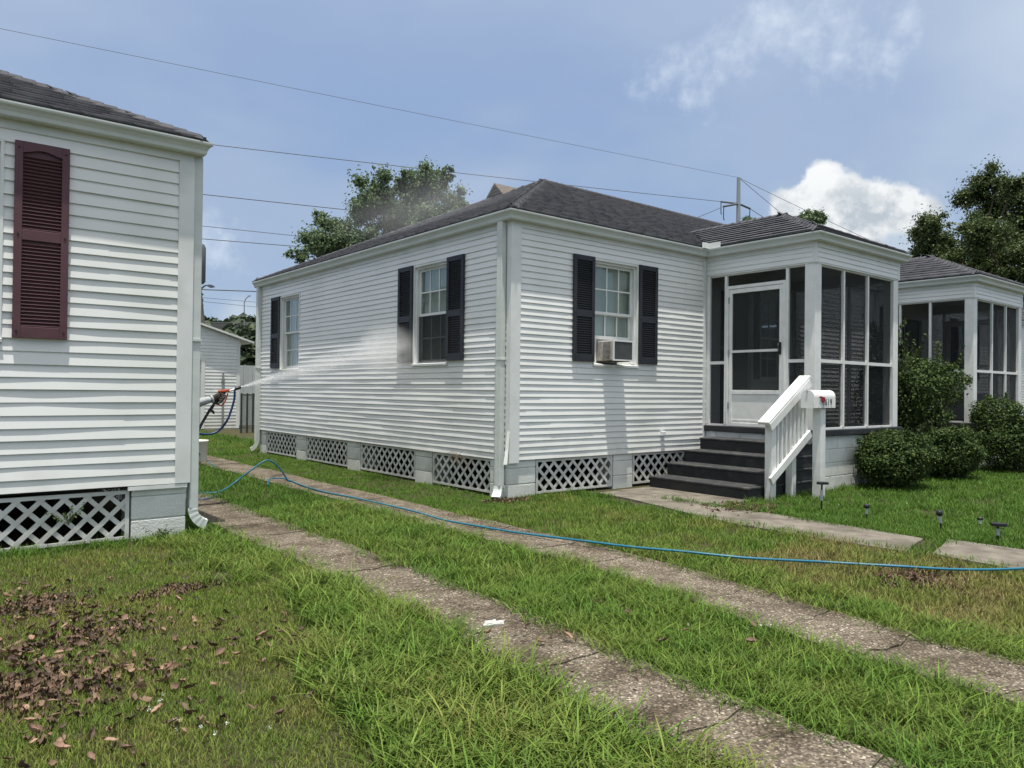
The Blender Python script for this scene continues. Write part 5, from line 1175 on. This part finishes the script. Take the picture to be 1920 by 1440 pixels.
def weeds():
    rs = np.random.RandomState(31); r2 = random.Random(31)
    for (u, v, s, lab) in ((300, 1015, .16, 'weeds at the base of the left house pier'), (1020, 925, .12, 'weedy sprig at the lattice by the front corner'), (1215, 905, .13, 'thin weed in front of the pier beside the steps'), (128, 985, .12, 'green sprout pushing through the left lattice')):
        p = gnd(u, v) if v > 990 or u > 900 else on_y(u, v, -.12); r = empty('weed', tuple(p), lab, 'weed'); b = Vector(p); st = MB(); cl = []
        for _ in range(7):
            e = b+Vector((r2.gauss(0, s*.7), r2.gauss(0, s*.3), r2.uniform(.4, 1.3)*s)); st.tube([b, b.lerp(e, .5)+Vector((0, 0, .02)), e], .002, 4, False)
            for k in range(4): cl.append((tuple(b.lerp(e, .4+.2*k)), (.02, .02, .02)))
        V, F = leaf_cloud(cl, 110, .028, .4, rs, shell=.2); link(bpy.data.objects.new('leaves', fast_mesh('leaves', V, F, M['weed'])), r); st.build('stems', M['weed2'], r)
    p = Vector((-.06, .95, .44)); r = empty('dry_weed', tuple(p), 'dry brown weed caught on the lattice near the corner downspout', 'weed'); st = MB()
    for _ in range(22): e = p+Vector((r2.uniform(-.1, .02), r2.gauss(0, .13), r2.uniform(-.16, .10))); st.tube([p+Vector((0, r2.gauss(0, .03), 0)), p.lerp(e, .5)+Vector((0, r2.gauss(0, .02), .02)), e], .0022, 4, False)
    st.build('stalks', M['drystalk'], r)
    V = []; F = []                       # clover heads
    cl = []
    for (u, v, n_) in ((330, 1345, 4), (400, 1385, 3), (345, 1390, 3), (1450, 1190, 5), (1620, 950, 8), (560, 960, 5)):
        for _ in range(n_): q = gnd(u+r2.gauss(0, 45), v+r2.gauss(0, 14)); cl.append(((q[0], q[1], .06), (.008, .008, .008)))
    V, F = leaf_cloud(cl, len(cl)*12, .005, .7, rs, shell=.5); tag(link(bpy.data.objects.new('clover_flowers', fast_mesh('clover_flowers', V, F, M['clover']))), 'tiny white clover flowers scattered in the grass', 'flowers', kind='stuff')
M['weed'] = leafmat('weed_leaf', [(.06, .10, .03), (.09, .14, .04)], trans=.3); M['weed2'] = mat('weed_stem', (.10, .12, .05)); M['drystalk'] = mat('dry_stalk', (.16, .12, .085), rough=.9); M['clover'] = mat('clover', (.62, .64, .58), rough=.8)
weeds()

# ------------------------------------------------------------------ person with the pressure washer
HY = 1.30
def hp(u, v, dy=0.): return Vector(on_y(u, v, HY+dy))
def skin_mesh(name, verts, edges, radii, sub=2):
    me = bpy.data.meshes.new(name); me.from_pydata([tuple(v) for v in verts], edges, []); o = bpy.data.objects.new(name, me); COL.objects.link(o)
    bpy.context.view_layer.objects.active = o; sk = o.modifiers.new('skin', 'SKIN'); sk.use_smooth_shade = True
    for i, r in enumerate(radii): q = me.skin_vertices[0].data[i]; q.radius = r if isinstance(r, tuple) else (r, r); q.use_root = (i == 0)
    ss = o.modifiers.new('sub', 'SUBSURF'); ss.levels = ss.render_levels = sub
    dg = bpy.context.evaluated_depsgraph_get(); dg.update(); out = bpy.data.meshes.new_from_object(o.evaluated_get(dg)); bpy.data.objects.remove(o); out.name = name; return out
def person():
    B = Vector((-3.35, 1.50, 0)); f = Vector((.80, .60, 0)); rt = Vector((.60, -.80, 0)); up = Vector((0, 0, 1)); A = lambda a, b, z: B+f*a+rt*b+up*z
    wr = hp(398, 748); el = Vector((-3.21, 1.31, 1.08))
    V = [A(0, 0, .95), A(.0, 0, 1.12), A(.02, 0, 1.30), A(.02, 0, 1.42), A(.04, 0, 1.50), A(.06, 0, 1.58), A(.06, 0, 1.68), A(.055, 0, 1.73),   # 0-7 pelvis..crown
         A(0, .10, .90), A(.03, .11, .50), A(0, .12, .10), A(.13, .125, .05),           # 8-11 right leg
         A(0, -.10, .90), A(.06, -.11, .50), A(.05, -.12, .10), A(.18, -.125, .05),     # 12-15 left leg
         A(.02, .16, 1.40), el, (el+wr)/2, wr,                                           # 16-19 right arm
         A(.02, -.16, 1.40), A(.02, -.20, 1.12), A(.16, -.16, .93), A(.20, -.15, .86)]   # 20-23 left arm
    E = [(0, 1), (1, 2), (2, 3), (3, 4), (4, 5), (5, 6), (6, 7), (0, 8), (8, 9), (9, 10), (10, 11), (0, 12), (12, 13), (13, 14), (14, 15), (3, 16), (16, 17), (17, 18), (18, 19), (3, 20), (20, 21), (21, 22), (22, 23)]
    R = [(.15, .11), (.14, .10), (.16, .11), (.11, .09), .055, .085, .09, .05, .085, .062, .045, (.045, .035), .085, .062, .045, (.045, .035), .065, .056, .050, .034, .065, .052, .038, .032]
    me = skin_mesh('person', V, E, R); 
    for m in (M['sleeve'], M['trouser'], M['shoe'], M['skin']): me.materials.append(m)
    for p in me.polygons:
        z = p.center.z; p.material_index = 2 if z < .11 else 1 if z < .98 and (p.center-(el+wr)/2).length > .25 and (p.center-V[22]).length > .12 else 3 if (z > 1.47 or (p.center-V[23]).length < .07) else 0
    root = empty('person', tuple(B), 'person mostly hidden behind the left house, grey sleeve and black glove holding a spray gun', 'person')
    place('body', me, root, Matrix.Identity(4))
    n = 14; hd = A(.06, 0, 1.665); hv = [tuple(hd+Vector((.105*math.cos(2*math.pi*k/n)*math.cos(t), .105*math.sin(2*math.pi*k/n)*math.cos(t), .10*math.sin(t)))) for t in (0, .5, 1., 1.45) for k in range(n)]
    MB().add(hv, [(i*n+k, i*n+(k+1) % n, (i+1)*n+(k+1) % n, (i+1)*n+k) for i in range(3) for k in range(n)], True).build('cap', M['black'], root)
    # gloved right hand: palm, thumb and four fingers closed round the grip
    V = [hp(396, 749), hp(401, 747.5), hp(408, 744), hp(415, 741.5)]; E = [(0, 1), (1, 2), (2, 3)]; R = [.032, .036, (.044, .036), (.040, .034)]
    for k in range(4):
        b = len(V); du, dv = -2.6*k, 3.0*k
        V += [hp(416+du, 739.5+dv, -.015), hp(422+du*.9, 741+dv, -.045), hp(421+du*.9, 746+dv, -.055), hp(415+du*.9, 748+dv, -.050)]; E += [(2 if k > 1 else 3, b), (b, b+1), (b+1, b+2), (b+2, b+3)]; R += [.015, .013-.0008*k, .0125-.0008*k, .011-.0008*k]
    b = len(V); V += [hp(411, 739, -.01), hp(418, 736.5, .01), hp(423, 737, .02)]; E += [(2, b), (b, b+1), (b+1, b+2)]; R += [.017, .015, .012]
    gm = skin_mesh('glove', V, E, R); gm.materials.append(M['glove']); place('glove', gm, root, Matrix.Identity(4))
    cu = MB(); cu.tube([hp(396, 749), hp(399, 748)], [.041, .043], 14); cu.build('cuff', M['sleeve'], root)
M['sleeve'] = mat('grey_sleeve', (.40, .42, .43), (.28, .30, .31), scale=9, rough=.8, bump=.5, bscale=25); M['trouser'] = mat('dark_trousers', (.03, .032, .04), rough=.9); M['shoe'] = mat('shoe', (.02, .02, .02)); M['skin'] = mat('skin', (.22, .13, .09), rough=.5); M['glove'] = mat('black_glove', (.018, .014, .012), (.035, .028, .025), scale=30, rough=.7)
person()
def spray_gun():
    r = empty('spray_gun', tuple(hp(415, 745)), 'orange pressure washer gun with black nozzle held by the gloved hand', 'spray gun'); o = .0
    b = MB(); fr = (tuple(hp(410, 735)), tuple((hp(430, 732)-hp(410, 735)).normalized()), (0, -1, 0))
    MB().beam(hp(409, 734.5), hp(430, 732), .034, .030).build('body', M['orange'], r, bevel=.010)
    MB().beam(hp(417, 737), hp(402, 757), .032, .046, up=(1, 0, .4)).build('grip', M['black'], r, bevel=.008)
    MB().tube(spline([hp(427, 738), hp(424, 748), hp(418, 759), hp(412, 759.5), hp(405, 757)], 5), .0075, 7).build('trigger_guard', M['orange'], r)
    MB().tube([hp(421, 738), hp(419, 745), hp(415, 750)], .006, 6).build('trigger', M['black'], r)
    MB().tube([hp(430, 733), hp(442, 729)], .009, 8).build('lance', M['metal'], r)
    MB().tube([hp(440, 729.8), hp(442, 729), hp(450, 726.4), hp(451.5, 725.9)], [.012, .018, .018, .012], 10).build('nozzle', M['black'], r)
    MB().tube([hp(402, 756), hp(398, 763), hp(392, 771)], [.013, .016, .016], 8).build('swivel_fitting', M['black'], r); MB().tube([hp(394, 768), hp(400, 772), hp(401, 776)], [.012, .013, .008], 8).build('valve_knob', M['black'], r)
    hose('pressure_hose', 'black pressure hose hanging from the spray gun grip', [hp(392, 771), hp(385, 783), hp(377, 797), hp(370, 813), hp(364, 832), hp(350, 900, .4)], .014, M['black'])
    hose('pressure_hose', 'dark blue hose hanging in a loop from the spray nozzle', [hp(440, 730), hp(439.5, 747), hp(434, 768), hp(426, 788), hp(413, 805), hp(398, 813), hp(380, 814), hp(362, 810), hp(345, 800, .3)], .012, M['hosedk'])
M['orange'] = mat('orange_plastic', (.48, .085, .025), (.38, .065, .02), scale=12, rough=.45)
spray_gun()

# ------------------------------------------------------------------ water spray and drifting mist (volumes)
def mist_mat(name, dens, kind, nscale):
    m = bpy.data.materials.new(name); m.use_nodes = True; N = m.node_tree.nodes; Lk = m.node_tree.links; N.remove(N['Principled BSDF'])
    v = N.new('ShaderNodeVolumePrincipled'); v.inputs['Color'].default_value = (.96, .97, .98, 1); v.inputs['Anisotropy'].default_value = .2
    tc = N.new('ShaderNodeTexCoord'); sp = N.new('ShaderNodeSeparateXYZ'); Lk.new(tc.outputs['Object'], sp.inputs[0])
    def mth(op, a, b=None, clamp=False):
        x = N.new('ShaderNodeMath'); x.operation = op; x.use_clamp = clamp
        for i, q in enumerate((a, b)):
            if q is None: continue
            if isinstance(q, (int, float)): x.inputs[i].default_value = q
            else: Lk.new(q, x.inputs[i])
        return x.outputs[0]
    nz = N.new('ShaderNodeTexNoise'); nz.inputs['Scale'].default_value = nscale; nz.inputs['Detail'].default_value = 3
    mp = N.new('ShaderNodeMapping'); Lk.new(tc.outputs['Object'], mp.inputs[0]); Lk.new(mp.outputs[0], nz.inputs['Vector'])
    if kind == 'cone':
        mp.inputs['Scale'].default_value = (.45, 1.3, 1.3)
        rr = mth('SQRT', mth('ADD', mth('MULTIPLY', sp.outputs[1], sp.outputs[1]), mth('MULTIPLY', sp.outputs[2], sp.outputs[2])))
        R = mth('ADD', mth('MULTIPLY', sp.outputs[0], .105), .012); q = mth('SUBTRACT', 1., mth('DIVIDE', rr, R), True)
        near = mth('DIVIDE', dens, mth('ADD', mth('POWER', mth('MAXIMUM', sp.outputs[0], 0.), 1.0), .07))
        fade = mth('SUBTRACT', 1., mth('DIVIDE', sp.outputs[0], 2.75), True)
        d = mth('MULTIPLY', mth('MULTIPLY', mth('POWER', q, .8), near), mth('MULTIPLY', mth('MULTIPLY', nz.outputs[0], 2.), mth('POWER', fade, 1.1)))
    else:
        ln = N.new('ShaderNodeVectorMath'); ln.operation = 'LENGTH'; Lk.new(tc.outputs['Object'], ln.inputs[0]); q = mth('SUBTRACT', 1., ln.outputs['Value'], True)
        d = mth('MULTIPLY', mth('MULTIPLY', q, dens), mth('MULTIPLY', mth('SUBTRACT', nz.outputs[0], .28, True), 3.))
    Lk.new(d, v.inputs['Density']); Lk.new(v.outputs[0], N['Material Output'].inputs['Volume']); return m
def spray():
    a = hp(452, 726); b = Vector((-.03, 2.10, 1.95)); d = b-a; L = d.length; n = 20; x = d.normalized(); y = Vector((0, 0, 1)).cross(x).normalized(); z = x.cross(y)
    V = []; F = []
    for s in (0, 1):
        for k in range(n): t = 2*math.pi*k/n; q = .014 if not s else .012+.105*L; V.append((s*L, q*math.cos(t), q*math.sin(t)))
    fs = [(k, (k+1) % n, n+(k+1) % n, n+k) for k in range(n)]+[tuple(range(n))[::-1], tuple(range(n, 2*n))]
    me = bpy.data.meshes.new('water_spray'); me.from_pydata(V, [], fs); me.materials.append(mist_mat('spray_volume', 8., 'cone', 9))
    mw = Matrix(((x.x, y.x, z.x, a.x), (x.y, y.y, z.y, a.y), (x.z, y.z, z.z, a.z), (0, 0, 0, 1)))
    place('water_spray', me, None, mw, label='fan of white water spray from the gun onto the duplex side wall', cat='water', kind='stuff')
    rs = np.random.RandomState(3); P = []; F = []
    for i in range(700):
        t = rs.uniform()**1.6*L*.8; q = (.012+.105*t)*abs(rs.normal())*.45; w = rs.uniform(0, 6.28); c = np.array((t, q*math.cos(w), q*math.sin(w))); s = rs.uniform(.0012, .0028); k = len(P)
        P += [c+(6*s, 0, 0), c+(-3*s, s, 0), c+(-3*s, -s*.6, s), c+(-3*s, -s*.6, -s)]; F += [(k, k+1, k+2), (k, k+2, k+3), (k, k+3, k+1), (k+1, k+3, k+2)]
    me = fast_mesh('water_droplets', P, F, M['drop']); place('water_droplets', me, None, mw, label='fine droplets flying inside the water spray', cat='water', kind='stuff')
M['drop'] = mat('droplet', (.85, .87, .88), rough=.15)
spray()
def mist(label, c, r, dens, sc, rot=0.):
    bm = bmesh.new(); bmesh.ops.create_icosphere(bm, subdivisions=3, radius=1.); me = bpy.data.meshes.new('drifting_mist'); bm.to_mesh(me); bm.free(); me.materials.append(mist_mat('mist_volume', dens, 'ball', sc))
    place('drifting_mist', me, None, T(*c) @ Matrix.Rotation(rot, 4, 'Z') @ Matrix.Diagonal((*r, 1)), label=label, cat='mist', kind='stuff')
mist('puff of mist where the spray hits the wall and shutter', (-.34, 2.35, 1.80), (.33, .75, .42), 3.2, 3.)
mist('thin mist drifting along the left roof edge', (1.0, 3.6, 4.25), (.9, 3.2, .5), .20, .8)
